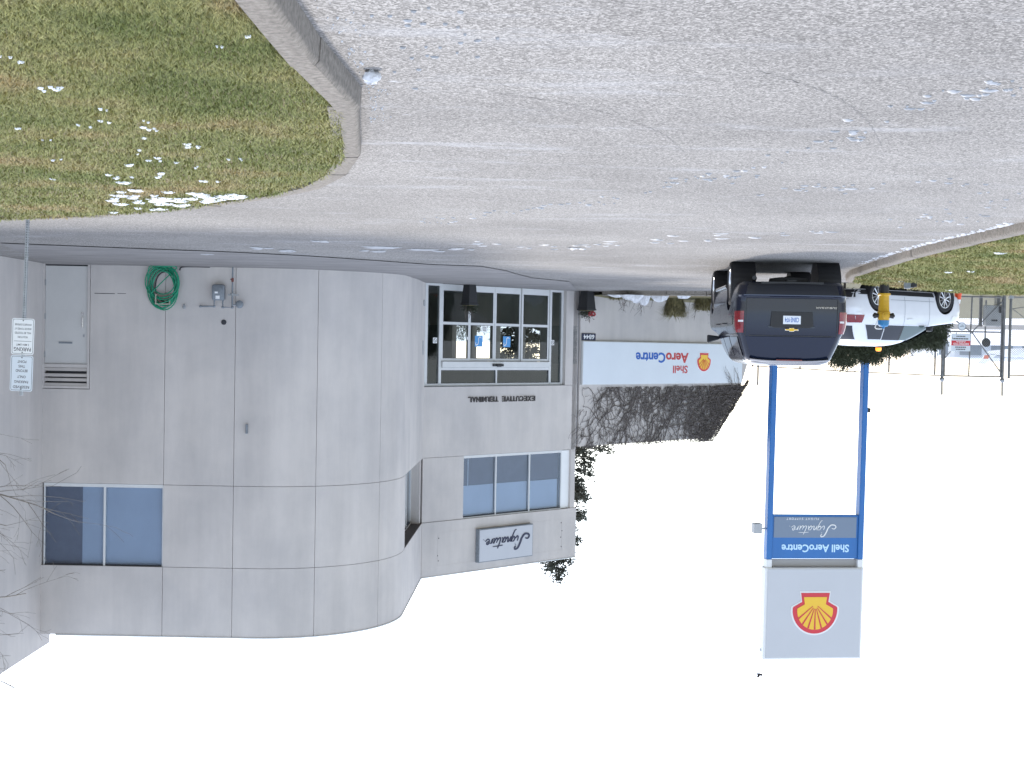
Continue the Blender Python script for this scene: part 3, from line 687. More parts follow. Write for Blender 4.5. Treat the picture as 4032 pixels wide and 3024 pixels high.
# entrance: frame, side lights, transoms, four door leaves, header with sensor
f = MB(); o0, o1 = -.20, -.11
for (t0, t1, z0, z1) in ((.085, .20, -.12, 2.85), (.64, .735, -.1, 2.80), (5.215, 5.30, -.1, 2.80), (5.745, 5.83, -.12, 2.85), (.20, 5.745, 2.775, 2.85), (.735, 5.215, 2.325, 2.39), (2.93, 2.98, 2.39, 2.775), (.20, .64, -.12, -.02), (5.30, 5.745, -.12, -.02)):
    f.box(t0, t1, o0, o1, z0, z1)
ENT = f.build('entrance', 'alu', BLD, BY)
b = MB(); b.box(.74, 5.21, -.19, -.055, 2.135, 2.318); b.build('door_header', 'alu', ENT, BY, bevel=.008)
b = MB(); b.box(2.72, 3.15, -.054, .005, 2.205, 2.275); b.box(2.85, 3.03, .0, .03, 2.215, 2.29); b.build('door_sensor', 'black', ENT, BY, bevel=.008)
b = MB(); b.box(.10, 5.83, -.125, -.02, 2.851, 2.865); b.build('head_flashing', 'grey_paint', ENT, BY)
for (t0, t1, z0, z1) in ((.20, .64, -.02, 2.775), (5.30, 5.745, -.02, 2.775), (.735, 2.93, 2.39, 2.775), (2.98, 5.215, 2.39, 2.775)):
    b = MB(); b.box(t0, t1, -.165, -.157, z0, z1); b.build('pane', 'door_glass', ENT, BY)
    b = MB(); g_ = .014
    for (a, c, d, e) in ((t0, t1, z0, z0 + g_), (t0, t1, z1 - g_, z1), (t0, t0 + g_, z0 + g_, z1 - g_), (t1 - g_, t1, z0 + g_, z1 - g_)): b.box(a, c, -.156, -.148, d, e)
    b.build('gasket', 'dark_frame', ENT, BY)
LEAF = [(.745, 1.855, -.135), (1.865, 2.90, -.175), (2.91, 4.0, -.175), (4.01, 5.205, -.135)]
for t0, t1, oo in LEAF:
    f = MB(); fw = .062
    for (a, c, d, e) in ((t0, t0 + fw, -.08, 2.128), (t1 - fw, t1, -.08, 2.128), (t0 + fw, t1 - fw, -.08, .10), (t0 + fw, t1 - fw, 1.0, 1.075), (t0 + fw, t1 - fw, 2.05, 2.128)): f.box(a, c, oo - .04, oo, d, e)
    f.build('door_leaf', 'alu', ENT, BY)
    for z0, z1 in ((.10, 1.0), (1.075, 2.05)):
        b = MB(); b.box(t0 + fw, t1 - fw, oo - .025, oo - .018, z0, z1); b.build('pane', 'door_glass', ENT, BY)
        b = MB(); g_ = .013; a0, a1 = t0 + fw, t1 - fw
        for (a, c, d, e) in ((a0, a1, z0, z0 + g_), (a0, a1, z1 - g_, z1), (a0, a0 + g_, z0 + g_, z1 - g_), (a1 - g_, a1, z0 + g_, z1 - g_)): b.box(a, c, oo - .017, oo - .008, d, e)
        b.build('gasket', 'dark_frame', ENT, BY)
for tc in (2.275, 3.435):
    b = MB(); b.box(tc - .155, tc + .155, -.192, -.188, 1.38, 1.70); b.build('sticker', 'sticker', ENT, BY, bevel=.0015)
    b = MB(); ribbon(b, [(1.2, .7), (2.4, .2), (3.4, .8), (3.5, 2.0), (4.0, 3.2), (5.4, 3.6), (5.9, 3.0), (5.5, 2.5)], .42, -.187, .002, tc + .165, 1.40, (.05, .07)); b.build('sticker_mark', 'white', ENT, BY)
for (a, c, d, e, oo) in ((2.40, 2.60, 1.10, 1.255, -.19), (.44, .60, 1.46, 1.62, -.154), (5.33, 5.47, 1.46, 1.62, -.154), (1.74, 1.785, 1.42, 1.50, -.132)):
    b = MB(); b.box(a, c, oo, oo + .003, d, e); b.build('notice', 'white', ENT, BY)
for q in range(3): b = MB(); b.box(2.43, 2.57, -.1865, -.1855, 1.13 + q * .04, 1.145 + q * .04); b.build('notice_line', 'letter', ENT, BY)
for tc in (.52, 5.40):
    b = MB()
    ring = [(tc + .055 * math.cos(a * math.pi / 10), -.149, 1.54 + .055 * math.sin(a * math.pi / 10)) for a in range(21)]
    b.tube(ring, .006, 5); b.tube([(tc - .04, -.149, 1.50), (tc + .04, -.149, 1.58)], .006, 5)
    b.build('notice_symbol', 'letter', ENT, BY)

# steel service door with louvred panel above
DR = MB()
for (t0, t1, z0, z1) in ((.0, .05, .0, 2.765), (1.0, 1.05, .0, 2.765), (.05, 1.0, 2.715, 2.765), (.05, 1.0, 2.225, 2.30)): DR.box(t0, t1, -.12, .012, z0, z1)
DR = DR.build('service_door', 'wall', BLD, FL)
b = MB(); b.box(.055, .995, -.06, -.02, .045, 2.22); b.build('door_leaf', mat('door_paint', (.52, .505, .485), .6, var=.05, vscale=1.5), DR, FL)
b = MB(); b.box(.05, 1.0, -.10, -.05, -.02, .044); b.build('threshold', 'dark_frame', DR, FL)
b = MB(); b.box(.10, .95, -.11, -.10, 2.32, 2.70); b.build('louvre_void', 'dark_frame', DR, FL)
for z in (2.305, 2.435, 2.535, 2.645):
    b = MB(); b.hexa([(.05, -.03, z), (1.0, -.03, z), (1.0, -.02, z + .012), (.05, -.02, z + .012), (.05, -.09, z + .075), (1.0, -.09, z + .075), (1.0, -.005, z + .07), (.05, -.005, z + .07)]); b.build('louvre_slat', 'wall', DR, FL)
for z in (.35, 1.1, 1.95):
    b = MB(); b.box(.046, .062, -.02, .016, z, z + .13); b.build('hinge', 'steel', DR, FL)
b = MB(); b.tube([(.90, -.02, 1.18), (.90, .03, 1.18), (.90, .03, 1.40), (.90, -.02, 1.40)], .012, 8); b.lathe([(.026, 0), (.026, .015)], 12, 'y', (.88, -.02, 1.10)); b.build('handle', 'chrome', DR, FL)
b = MB(); b.box(.36, .66, -.02, -.008, 1.73, 1.77); b.build('mail_slot', 'grey_paint', DR, FL)
b = MB(); b.box(.90, .93, -.02, -.01, 1.56, 1.62); b.build('lock_plate', 'steel', DR, FL)
# small fittings on the wall
b = MB(); b.box(4.55, 4.60, 0, .05, 3.52, 3.70); b.lathe([(.026, 0), (.026, .07)], 10, 'y', (4.575, .0, 3.51)); b.build('wall_lamp', 'grey_paint', BLD, FL, bevel=.006)
b = MB(); b.lathe([(.05, 0), (.06, .004), (.05, .02)], 14, 'y', (4.03, .0, 1.23)); o = b.build('vent_cap', 'dark_frame', BLD, FL)
b = MB(); b.box(4.62, 4.76, .002, .05, .42, .60); b.build('intercom', 'box_grey', BLD, ST, bevel=.006)
b = MB(); b.box(4.55, 4.60, .002, .03, 1.55, 1.95); b.build('wall_trim', 'box_grey', BLD, ST)
b = MB(); b.box(1.15, 1.60, .0005, .004, .635, .648); b.box(1.66, 1.85, .0005, .003, .63, .64); b.build('wall_scrape', 'dark_frame', BLD, FL)

# ================================================================ WALL SIGNS
def btext(parent, fr, s, tl, z0, wd, ht, o, m, name='lettering', thick=.02, bold=.012, shear=0., space=1.0):
    b = MB(); flat_text(b, s, tl, z0, wd, ht, o, bold, shear, thick, space); return b.build(name, m, parent, fr, fix=False)
def on_bay(t, z=0., o=0.): return tuple(BY @ Vector((t, o, z)))
T = thing('wall_lettering', 'dark raised capital letters above the glass entrance doors', 'lettering', on_bay(3.1, 3.18))
for wrd, tl, wd in (('EXECUTIVE', 4.49, 1.40), ('TERMINAL', 2.92, 1.21)):
    x = tl; ws = [len(c) and {'I': .35, 'M': 1.25, 'N': 1.1}.get(c, 1) for c in wrd]; tot = sum(ws) + .22 * (len(wrd) - 1)
    for c, q in zip(wrd, ws):
        btext(T, BY, c, x, 3.17, wd * q / tot, .155, .004, 'letter', 'letter', .03, .02); x -= wd * (q + .22) / tot
T = thing('wall_sign', 'white box sign with dark handwritten-style logo high above the entrance', 'sign', on_bay(3.2, 7.06))
b = MB(); b.box(2.09, 4.36, .03, .16, 7.055, 8.035); b.build('cabinet', 'grey_paint', T, BY)
b = MB(); b.box(2.115, 4.335, .1605, .172, 7.08, 8.01); b.build('face', mat('sign_face_cool', (.47, .475, .50), .4, var=.03, vscale=1.5), T, BY)
b = MB(); signature(b, 4.20, 7.18, 1.92, .62, .1725, .012, 1.55); b.build('logo', 'navy', T, BY, fix=False)
T = thing('number_plate', 'small navy street number plate at the edge of the entrance wall', 'sign', on_bay(6.88, 1.22))
b = MB(); b.box(6.545, 7.20, .012, .03, 1.225, 1.448); b.build('plate', 'navy', T, BY, bevel=.012)
btext(T, BY, '6844', 7.12, 1.265, .50, .145, .0305, 'white', 'digits', .004, .015)

VW = thing('screen_wall', 'tall grey concrete screen wall with sloping end beside the entrance', 'wall', on_bay(10.8))
b = MB(); b.prism([(6.50, -.3), (6.50, 4.80), (13.40, 4.76), (15.1, 2.9), (15.7, 1.6), (15.7, -.3)], -.30, -.004); b.build('wall', 'wall', VW, BY)
b = MB(); b.box(6.44, 6.49, -.2, -.06, -.2, 4.80); b.build('joint', 'joint', VW, BY)
T = thing('banner_sign', 'long white sign panel with red and blue lettering and yellow shell emblem', 'sign', on_bay(10.8, 1.47))
b = MB(); b.box(6.53, 15.0, .02, .09, 1.468, 2.852); b.build('cabinet', 'alu', T, BY)
b = MB(); b.box(6.555, 14.975, .0905, .10, 1.49, 2.83); b.build('face', 'sign_white', T, BY)
btext(T, BY, 'Shell', 11.84, 2.235, .79, .26, .1005, 'red_txt', 'lettering', .006, .018)
btext(T, BY, 'Aero', 11.88, 1.80, 1.22, .345, .1005, 'red_txt', 'lettering', .006, .028)
btext(T, BY, 'Centre', 10.63, 1.80, 1.53, .345, .1005, 'blue_txt', 'lettering', .006, .028)
shell_emblem(T, BY, 12.74, 2.12, .385, .345, .1005, .005)

# bare climber covering the upper part of the screen wall
CV = thing('climbing_vine', 'dense leafless brown climber covering the upper screen wall', 'vine', on_bay(14.0, 0, .05))
def vtop(t): return 4.88 if t < 13.4 else 4.88 - (t - 13.4) * 1.06
b = MB(); rv = random.Random(5)
def vine_walk(t, z, a, ln, r, depth):
    pts = [(t, .012 + r, z)]; stp = .07
    for i in range(int(ln / stp)):
        a += rv.gauss(0, .33)
        t += math.cos(a) * stp; z += math.sin(a) * stp
        if z < 2.93: a = abs(a % (2 * math.pi)) if math.sin(a) > 0 else -a; z = 2.93 + rv.random() * .03
        if z > vtop(t): a = -a + rv.gauss(0, .3); z = vtop(t) - .02
        if t < 6.58 or t > 15.4: break
        pts.append((t, .012 + r + abs(rv.gauss(0, .012 + .05 * clamp((t - 10) / 5))), z))
        if depth < 3 and rv.random() < (.13 if depth < 2 else .05):
            vine_walk(t, z, a + rv.choice((-1, 1)) * rv.uniform(.4, 1.1), ln * rv.uniform(.3, .6), r * .62, depth + 1)
    if len(pts) > 2: b.tube(pts, [r * (1 - .6 * i / len(pts)) for i in range(len(pts))], 4 if r < .012 else 5, False)
for t0, z0, a, ln, r in ((14.9, 2.9, 2.6, 8.0, .032), (14.6, 3.0, 2.2, 5.5, .03), (13.6, 3.3, 2.9, 7, .026), (12.7, 3.0, 2.1, 5, .024), (11.6, 3.0, 2.8, 5.5, .026), (10.2, 2.95, 2.5, 4.5, .022), (9.0, 2.95, 2.1, 4, .02), (13.0, 4.2, 3.2, 6.5, .022)): vine_walk(t0, z0, a, ln, r, 0)
for i in range(58):
    t = 6.7 + 8.4 * rv.random(); z = rv.uniform(2.95, vtop(t)); vine_walk(t, z, rv.uniform(0, 6.28), rv.uniform(.8, 1.9), rv.uniform(.007, .013), 2)
b.build('stems', 'vine', CV, BY, fix=False)
b = MB()
for i in range(300):    # short stubs and old leaf stalks that make the far end look matted
    t = 6.7 + 8.6 * (rv.random() ** .85); z = rv.uniform(2.93, vtop(t) + .06); a = rv.uniform(0, 6.28); ln = rv.uniform(.06, .2)
    p = Vector((t, rv.uniform(.01, .04 + .16 * clamp((t - 9) / 6)), z)); d = Vector((math.cos(a) * ln, rv.uniform(-.01, .06), math.sin(a) * ln))
    b.tube([p, p + d * .5 + Vector((0, .01, rv.uniform(-.02, .02))), p + d], [.006, .005, .003], 3, False)
b.build('twigs', 'vine', CV, BY, fix=False)['kind'] = 'stuff'
b = MB()
for i in range(280):     # overhanging fringe on the sloping end and along the top
    if i % 5 < 3: t = rv.uniform(13.2, 15.2); z = vtop(t)
    else: t = rv.uniform(6.6, 13.4); z = 4.80
    p = Vector((t, rv.uniform(-.25, .12), z - .03)); q = Vector((rv.uniform(-.08, .14), rv.uniform(0, .08), rv.uniform(-.02, .12)))
    b.tube([p, p + q * .6, p + q], [.009, .007, .003], 3, False)
for i in range(9):       # loose shoots hanging in front of the sign's far end
    t = rv.uniform(14.2, 15.0); pts = [Vector((t, .13, 3.0))]
    for k in range(9): pts.append(pts[-1] + Vector((rv.uniform(-.13, .02), rv.uniform(-.004, .012), rv.uniform(-.13, -.03))))
    b.tube(pts, [.008 - .0006 * k for k in range(10)], 4, False)
for i in range(14):      # shoots reaching round onto the entrance wall
    t = rv.uniform(6.5, 6.7); pts = [Vector((t, .05, rv.uniform(3.6, 4.75)))]
    for k in range(8): pts.append(pts[-1] + Vector((rv.uniform(-.13, .02), rv.uniform(.0, .012), rv.uniform(-.05, .12))))
    b.tube(pts, [.009 - .0009 * k for k in range(9)], 4, False)
b.build('shoots', 'vine', CV, BY, fix=False)['kind'] = 'stuff'

# ================================================================ FITTINGS AT THE FOOT OF THE WALL
def on_flat(t, z=0., o=0.): return tuple(FL @ Vector((t, o, z)))
T = thing('garden_hose', 'coiled green garden hose hanging from a wall bracket near the service door', 'hose', on_flat(2.7, 0))
b = MB(); b.box(2.53, 2.87, .004, .15, .84, .865); b.box(2.53, 2.56, .004, .15, .63, .84); b.box(2.84, 2.87, .004, .15, .63, .84); b.box(2.53, 2.87, .002, .01, .62, .84); b.build('hanger', mat('hanger_beige', (.36, .32, .26), .6), T, FL, bevel=.006)
rh = random.Random(3)
def coil(n, cz, rx, rz, r, m, name, jit=.03, o_=.10, sag=0.0):
    b = MB(); pts = []
    for i in range(n * 26 + 1):
        a = 2 * math.pi * i / 26; k = i / 26
        q = math.sin(k * 2.3) * jit
        pts.append((2.70 + (rx + q) * math.sin(a) + math.sin(k * 1.3) * jit * .7, o_ + .05 * math.sin(k * 3.1 + a * .5), max(.02, cz + (rz + q) * math.cos(a) + math.sin(k * 1.9) * jit * .5)))
    b.tube(pts, r, 6); b.build(name, m, T, FL, smooth=60)
coil(6, .50, .30, .43, .013, 'hose', 'hose_coil', .045, .11)
coil(4, .36, .33, .34, .013, 'hose', 'hose_coil', .05, .15)
coil(2, .48, .25, .36, .014, 'black', 'black_hose', .04, .07)
b = MB(); b.tube(catmull([(2.35, .1, .3), (2.4, .16, .05), (2.55, .2, .02), (2.85, .22, .02), (3.0, .14, .05), (2.75, .15, .3), (2.45, .17, .62)]), .013, 6); b.tube(catmull([(2.6, .14, .85), (2.9, .2, .75), (3.03, .17, .5), (2.9, .2, .2), (2.5, .22, .05)]), .013, 6); b.build('loose_loop', 'hose', T, FL, smooth=60)
b = MB(); b.tube(catmull([(3.05, .06, .10), (3.1, .08, .03), (3.35, .08, .016), (3.72, .06, .016)]), .016, 6); b.build('hose_end', 'black', T, FL, smooth=60)
T = thing('hose_tap', 'small metal hose tap on the grey wall beside the coiled hose', 'tap', on_flat(3.16, .85))
b = MB(); b.tube([(3.16, .0, .89), (3.16, .07, .89), (3.16, .10, .85)], .014, 8); b.build('spout', 'grey_paint', T, FL, smooth=60)
b = MB(); b.lathe([(.035, 0), (.04, .006), (.035, .012)], 12, 'y', (3.16, .07, .915)); b.build('tap_wheel', 'steel', T, FL)
T = thing('gas_meter', 'grey gas meter with pipes and round regulator fixed to the wall', 'gas meter', on_flat(4.0, 0))
b = MB(); b.prism([(3.80, .44), (3.83, .40), (4.04, .40), (4.07, .44), (4.07, .72), (4.04, .75), (3.83, .75), (3.80, .72)], .05, .24); b.build('meter_body', 'grey_paint', T, FL, bevel=.015, smooth=50)
for q in ((3.89, 3.98, .65, .72), (3.87, 3.94, .56, .60)): b = MB(); b.box(q[0], q[1], .2405, .245, q[2], q[3]); b.build('meter_dial', 'white', T, FL)
for nm, pts, r in (('inlet_pipe', [(4.03, .14, .74), (4.03, .14, .90), (4.24, .14, .90), (4.24, .14, .02)], .019), ('outlet_pipe', [(3.84, .14, .74), (3.84, .14, .885), (3.53, .10, .89), (3.53, .0, .89)], .019)):
    b = MB(); b.tube(pts, r, 10); b.build(nm, 'grey_paint', T, FL, smooth=60)
    for q in pts[1:3]: b = MB(); b.lathe([(.0, -.03), (.028, -.02), (.03, .0), (.028, .02), (.0, .03)], 10, 'z', q, False); b.build('elbow', 'grey_paint', T, FL, smooth=70)
b = MB(); b.lathe([(.06, -.04), (.085, -.03), (.088, .0), (.085, .03), (.06, .045), (.03, .06)], 20, 'y', (4.40, .14, .83)); b.build('regulator', 'grey_paint', T, FL, smooth=50)
b = MB(); b.tube([(4.25, .14, .85), (4.33, .14, .84)], .022, 8); b.box(4.15, 4.38, .12, .16, .61, .64); b.lathe([(.05, 0), (.05, .03)], 12, 'z', (4.24, .14, .59)); b.build('union', 'steel', T, FL)
b = MB(); b.lathe([(.024, 0), (.03, .04), (.024, .09)], 8, 'z', (4.24, .14, .25)); b.box(4.19, 4.24, .13, .15, .27, .29); b.build('shutoff_valve', mat('valve_rust', (.16, .05, .04), .7), T, FL)

# ================================================================ PLANTERS
def planter(label, t, o_, wd, bow):
    p = on_bay(t, 0, o_); z = gz(p[0], p[1]) + .016
    T = thing('planter', label, 'planter', (p[0], p[1], z), BA, 'square black planters at the entrance')
    b = MB(); a, c, h = wd * .38, wd * .5, .54
    b.hexa([(-a, -a, 0), (a, -a, 0), (a, a, 0), (-a, a, 0), (-c, -c, h), (c, -c, h), (c, c, h), (-c, c, h)]); b.box(-c - .015, c + .015, -c - .015, c + .015, h + .001, h + .045)
    b.build('pot', 'black', T, MW[T], bevel=.006)
    b = MB(); b.box(-c + .02, c - .02, -c + .02, c - .02, h + .046, h + .06); b.build('soil', 'soil', T, MW[T])
    b = MB(); r = random.Random(int(t * 10))
    for i in range(520):
        q = Vector((r.gauss(0, c * .55), r.gauss(0, c * .55), h + .05 + abs(r.gauss(0, .09)))); d = Vector((r.gauss(0, .07), r.gauss(0, .07), r.uniform(-.02, .09)))
        b.leaf(q, d, Vector((r.gauss(0, .012), r.gauss(0, .012), r.gauss(0, .01))))
    b.build('foliage', 'plant', T, MW[T], fix=False)
    b = MB()
    for i in range(7):
        q = Vector((r.gauss(0, .08), r.gauss(0, .08), h + .05)); d = Vector((r.gauss(0, .08), r.gauss(0, .08), r.uniform(.2, .42))); b.tube([q, q + d * .6, q + d + Vector((r.gauss(0, .03), 0, 0))], [.009, .008, .005], 5)
    b.build('branch', 'bark', T, MW[T], fix=False)
    if bow:
        b = MB(); cx = c * .45
        for s in (-1, 1):
            b.tube(catmull([(cx, c * .6, h + .14), (cx + s * .07, c * .7, h + .21), (cx + s * .15, c * .7, h + .17), (cx + s * .09, c * .65, h + .10), (cx, c * .6, h + .14)]), .026, 6)
            b.tube(catmull([(cx, c * .62, h + .14), (cx + s * .05, c * .75, h + .06), (cx + s * .09, c * .72, h - .02)]), [.024] * 13, 6)
        b.build('bow', 'bow', T, MW[T], smooth=60)
planter('square black planter with evergreens and red bow beside the street number', 6.40, .34, .40, True)
planter('square black planter with bare twigs before the glass doors', 1.38, .34, .34, False)

# ================================================================ BED BEFORE THE SCREEN WALL
bedf = [(-2.75, 44.15), (-3.5, 43.2), (-4.6, 42.7), (-6.3, 42.5), (-8.4, 43.0), (-10.2, 44.2)]
bedb = [on_bay(6.85)[:2], on_bay(8.2)[:2], on_bay(9.8)[:2], on_bay(11.6)[:2], on_bay(13.4)[:2], on_bay(15.6)[:2]]
b = MB()
b.grid(20, 8, lambda i, j: (lambda q: (lambda a, f: (lambda P0, P1: (P0[0] + (P1[0] - P0[0]) * j, P0[1] + (P1[1] - P0[1]) * j, .02 + .10 * math.sin(math.pi * min(j * .8, 1)) * min(1, q * 1.5)))(
    tuple(bedf[a][k] + (bedf[a + 1][k] - bedf[a][k]) * f for k in (0, 1)), tuple(bedb[a][k] + (bedb[a + 1][k] - bedb[a][k]) * f for k in (0, 1))))(min(int(q), 4), q - min(int(q), 4)))(i * 5))
prop(b.build('planting_bed', 'soil'), kind='structure')
curb(bedf, 1.3, 1, .15, .15, 3)
def tuft(name, label, cat, x, y, z, n, h, spread, m, wd=.012, group=None, droop=.5):
    T = thing(name, label, cat, (x, y, z), group=group); b = MB(); r = random.Random(int(abs(x * 100) + n))
    for i in range(n):
        a = r.uniform(0, 6.28); q = r.random() ** .5 * spread * .45; L = h * r.uniform(.5, 1.08); out = r.uniform(.2, 1) * spread
        p0 = Vector((math.cos(a) * q, math.sin(a) * q, 0)); d = Vector((math.cos(a), math.sin(a), 0)); s = Vector((-d.y, d.x, 0)) * wd
        p1 = p0 + d * out * .35 + Vector((0, 0, L * .75)); p2 = p0 + d * out + Vector((0, 0, L * (1 - droop * r.random())))
        b.add([p0 - s, p0 + s, p1 + s * .8, p1 - s * .8, p2], [(0, 1, 2, 3), (3, 2, 4)])
    b.build('blades', m, T, MW[T], fix=False); return T
tuft('ornamental_grass', 'large clump of dry ornamental grass against the screen wall', 'grass clump', -5.05, 44.3, .05, 900, .78, .55, 'drygrass', .010)
tuft('ornamental_grass', 'lower spread of dry grass between the clump and the blue conifer', 'grass clump', -5.95, 44.2, .05, 600, .5, .55, 'drygrass', .010)
tuft('weed', 'small tuft of withered weeds growing at the wall foot near the planter', 'weeds', -3.15, 44.2, .0, 150, .22, .3, 'drygrass', .008)
tuft('weed', 'small green tuft beside the snow pile at the screen wall', 'weeds', -3.75, 43.75, .02, 150, .25, .3, 'grass', .008)
def needle_shrub(name, label, x, y, z, rx, ry, h, n, m, cat='shrub', group=None, seed=1, spiky=0.0, fr=.05):
    T = thing(name, label, cat, (x, y, z), group=group); r = random.Random(seed); b = MB(); s = MB()
    for k in range(max(5, int(h * 5))):
        a = r.uniform(0, 6.28); q = r.random() * .6; s.tube([(0, 0, 0), (math.cos(a) * rx * q * .4, math.sin(a) * ry * q * .4, h * .4), (math.cos(a) * rx * q, math.sin(a) * ry * q, h * r.uniform(.6, .9))], [.03, .02, .008], 5)
    s.build('stem', 'bark', T, MW[T], fix=False)
    tips = []
    for k in range(n // 26):
        a = r.uniform(0, 6.28); q = r.random() ** .45; zz = r.random() ** .8
        lim = math.sqrt(max(0, 1 - max(0, zz - .25) ** 2 / .60))
        c = Vector((math.cos(a) * rx * q * lim, math.sin(a) * ry * q * lim, h * (.08 + .86 * zz)))
        up = Vector((math.cos(a) * .5, math.sin(a) * .5, .65 + spiky * r.random())).normalized(); sz = r.uniform(.6, 1.4)
        for j in range(26):
            p = c + Vector((r.gauss(0, .07), r.gauss(0, .07), r.gauss(0, .06))) * sz + up * r.uniform(0, .16) * sz
            d = (up + Vector((r.gauss(0, .6), r.gauss(0, .6), r.gauss(0, .4)))).normalized() * r.uniform(fr * .7, fr * 1.7)
            b.leaf(p, d, d.orthogonal().normalized() * fr * .22)
    b.build('foliage', m, T, MW[T], fix=False); return T
needle_shrub('dwarf_conifer', 'low bluish dwarf conifer at the end of the planting bed', -6.75, 44.0, .05, .55, .5, .62, 1900, 'bluespruce', seed=11)
T = thing('snow_pile', 'small heap of white snow at the foot of the screen wall', 'snow', (-4.0, 43.25, .03)); b = MB(); r = random.Random(2)
for i in range(16): q = abs(r.gauss(0, .45)); s_ = r.choice((-1, 1)); snow_blob(b, (-4.0 + s_ * q * (1.1 if s_ < 0 else .8), 43.25 + r.gauss(0, .12), .05), r.uniform(.16, .34), r.uniform(.12, .22), max(.08, .32 - q * .3), 12)
b.build('heap', 'dirtysnow', T, smooth=60)
def twigs(label, x, y, z, n, h, lean=0.):
    T = thing('bare_stalks', label, 'stalks', (x, y, z)); b = MB(); r = random.Random(int(abs(x) * 50))
    for i in range(n):
        p = Vector((r.gauss(0, .18), r.gauss(0, .08), 0)); d = Vector((r.gauss(lean, .2), r.gauss(0, .1), 1)).normalized(); L = h * r.uniform(.5, 1.1); pts = [p]
        for k in range(6): pts.append(pts[-1] + d * L / 6); d = (d + Vector((r.gauss(0, .12), r.gauss(0, .1), -.02))).normalized()
        b.tube(pts, [.009 - .001 * k for k in range(7)], 4)
        for k in (2, 3, 4, 5):
            if r.random() < .6: b.tube([pts[k], pts[k] + Vector((r.gauss(0, .09), r.gauss(0, .05), r.uniform(.03, .1)))], [.005, .003], 3)
    b.build('stalk', 'vine', T, MW[T], fix=False)
twigs('few bare stalks standing between the planter and the snow pile', -3.4, 44.35, .0, 9, .62, -.2)
twigs('thin bare stalks rising behind the heap of snow', -4.15, 44.6, .05, 8, .7, .25)
twigs('single dark bare stalks beyond the ornamental grass clump', -5.7, 45.0, .05, 4, .95, .3)

# ================================================================ PARKING SIGN
pb = ground(60 * S_, 474 * S_); PX, PY = pb.x, pb.y
T = thing('parking_sign', 'perforated steel post carrying two white parking signs one above the other', 'sign', (PX, PY, 0), math.pi)
lean = Matrix.Rotation(math.radians(-1.6), 4, 'Y'); FR = MW[T] @ lean
b = MB(); b.box(-.022, .022, -.022, .022, -.05, 2.42); b.build('post', 'steel', T, FR, bevel=.004)
b = MB()
for i in range(58): z = .04 + i * .0345; b.lathe([(.0075, .0), (.0075, .0012)], 6, 'y', (0, .0222, z)); b.lathe([(.0075, .0), (.0075, .0012)], 6, 'x', (.0222, 0, z))
b.build('post_hole', 'dark_frame', T, FR)
def rr_poly(x0, x1, z0, z1, r=.03, n=5):
    P_ = []
    for cx, cz, a0 in ((x1 - r, z1 - r, 0), (x0 + r, z1 - r, 90), (x0 + r, z0 + r, 180), (x1 - r, z0 + r, 270)):
        for i in range(n + 1): a = math.radians(a0 + 90 * i / n); P_.append((cx + r * math.cos(a), cz + r * math.sin(a)))
    return P_
def ring_face(b, x0, x1, z0, z1, wd, o, r=.03):
    A = rr_poly(x0, x1, z0, z1, r); B_ = rr_poly(x0 + wd, x1 - wd, z0 + wd, z1 - wd, r - wd * .6); n = len(A)
    b.add([(x, o, z) for x, z in A] + [(x, o, z) for x, z in B_], [(i, (i + 1) % n, n + (i + 1) % n, n + i) for i in range(n)])
zt = at(45 * S_, 845 * S_, PY).z; zm = at(50 * S_, 767 * S_, PY).z; zb_ = at(57 * S_, 688 * S_, PY).z
LOW = [('PARKING', .80, .84, .105), ('5 MIN LIMIT', .70, .62, .055), ('VIOLATORS', .49, .50, .055), ('WILL BE TICKETED', .375, .80, .055), ('AND/OR TOWED AT', .26, .82, .055), ("OWNER'S EXPENSE", .145, .82, .055)]
UPP = [('RESERVED', .845, .80, .075), ('PARKING', .70, .68, .075), ('ONLY', .56, .42, .075), ('BEYOND', .39, .58, .075), ('THIS', .265, .32, .075), ('POINT', .135, .44, .075)]
for (z0, z1, lines, nm, lab) in ((zm + .006, zt, UPP, 'upper_plate', 'upper white plate reading reserved parking only beyond this point'), (zb_, zm - .006, LOW, 'lower_plate', 'lower white plate with parking time limit and towing notice')):
    h_ = z1 - z0; x0, x1 = -.155, .155
    b = MB(); b.prism(rr_poly(x0, x1, z0, z1), .024, .028); o = b.build(nm, 'sign_white' if nm == 'upper_plate' else 'white', T, FR); o['label'] = lab
    b = MB(); ring_face(b, x0 + .012, x1 - .012, z0 + .012, z1 - .012, .005, .0283, .025)
    for s, f, wf, hf in lines: flat_text(b, s, .28 * wf / 2, z0 + h_ * f, .28 * wf, h_ * hf, .0284, .012)
    if nm == 'lower_plate': b.box(-.12, .12, .0282, .0286, z0 + h_ * .625, z0 + h_ * .635)
    b.build('print', 'letter', o, FR, fix=False)
    b = MB()
    for zz in (z0 + .03, z1 - .03): b.lathe([(.008, 0), (.009, .003), (.005, .006)], 8, 'y', (0, .0285, zz))
    b.build('bolt', 'dark_frame', o, FR)

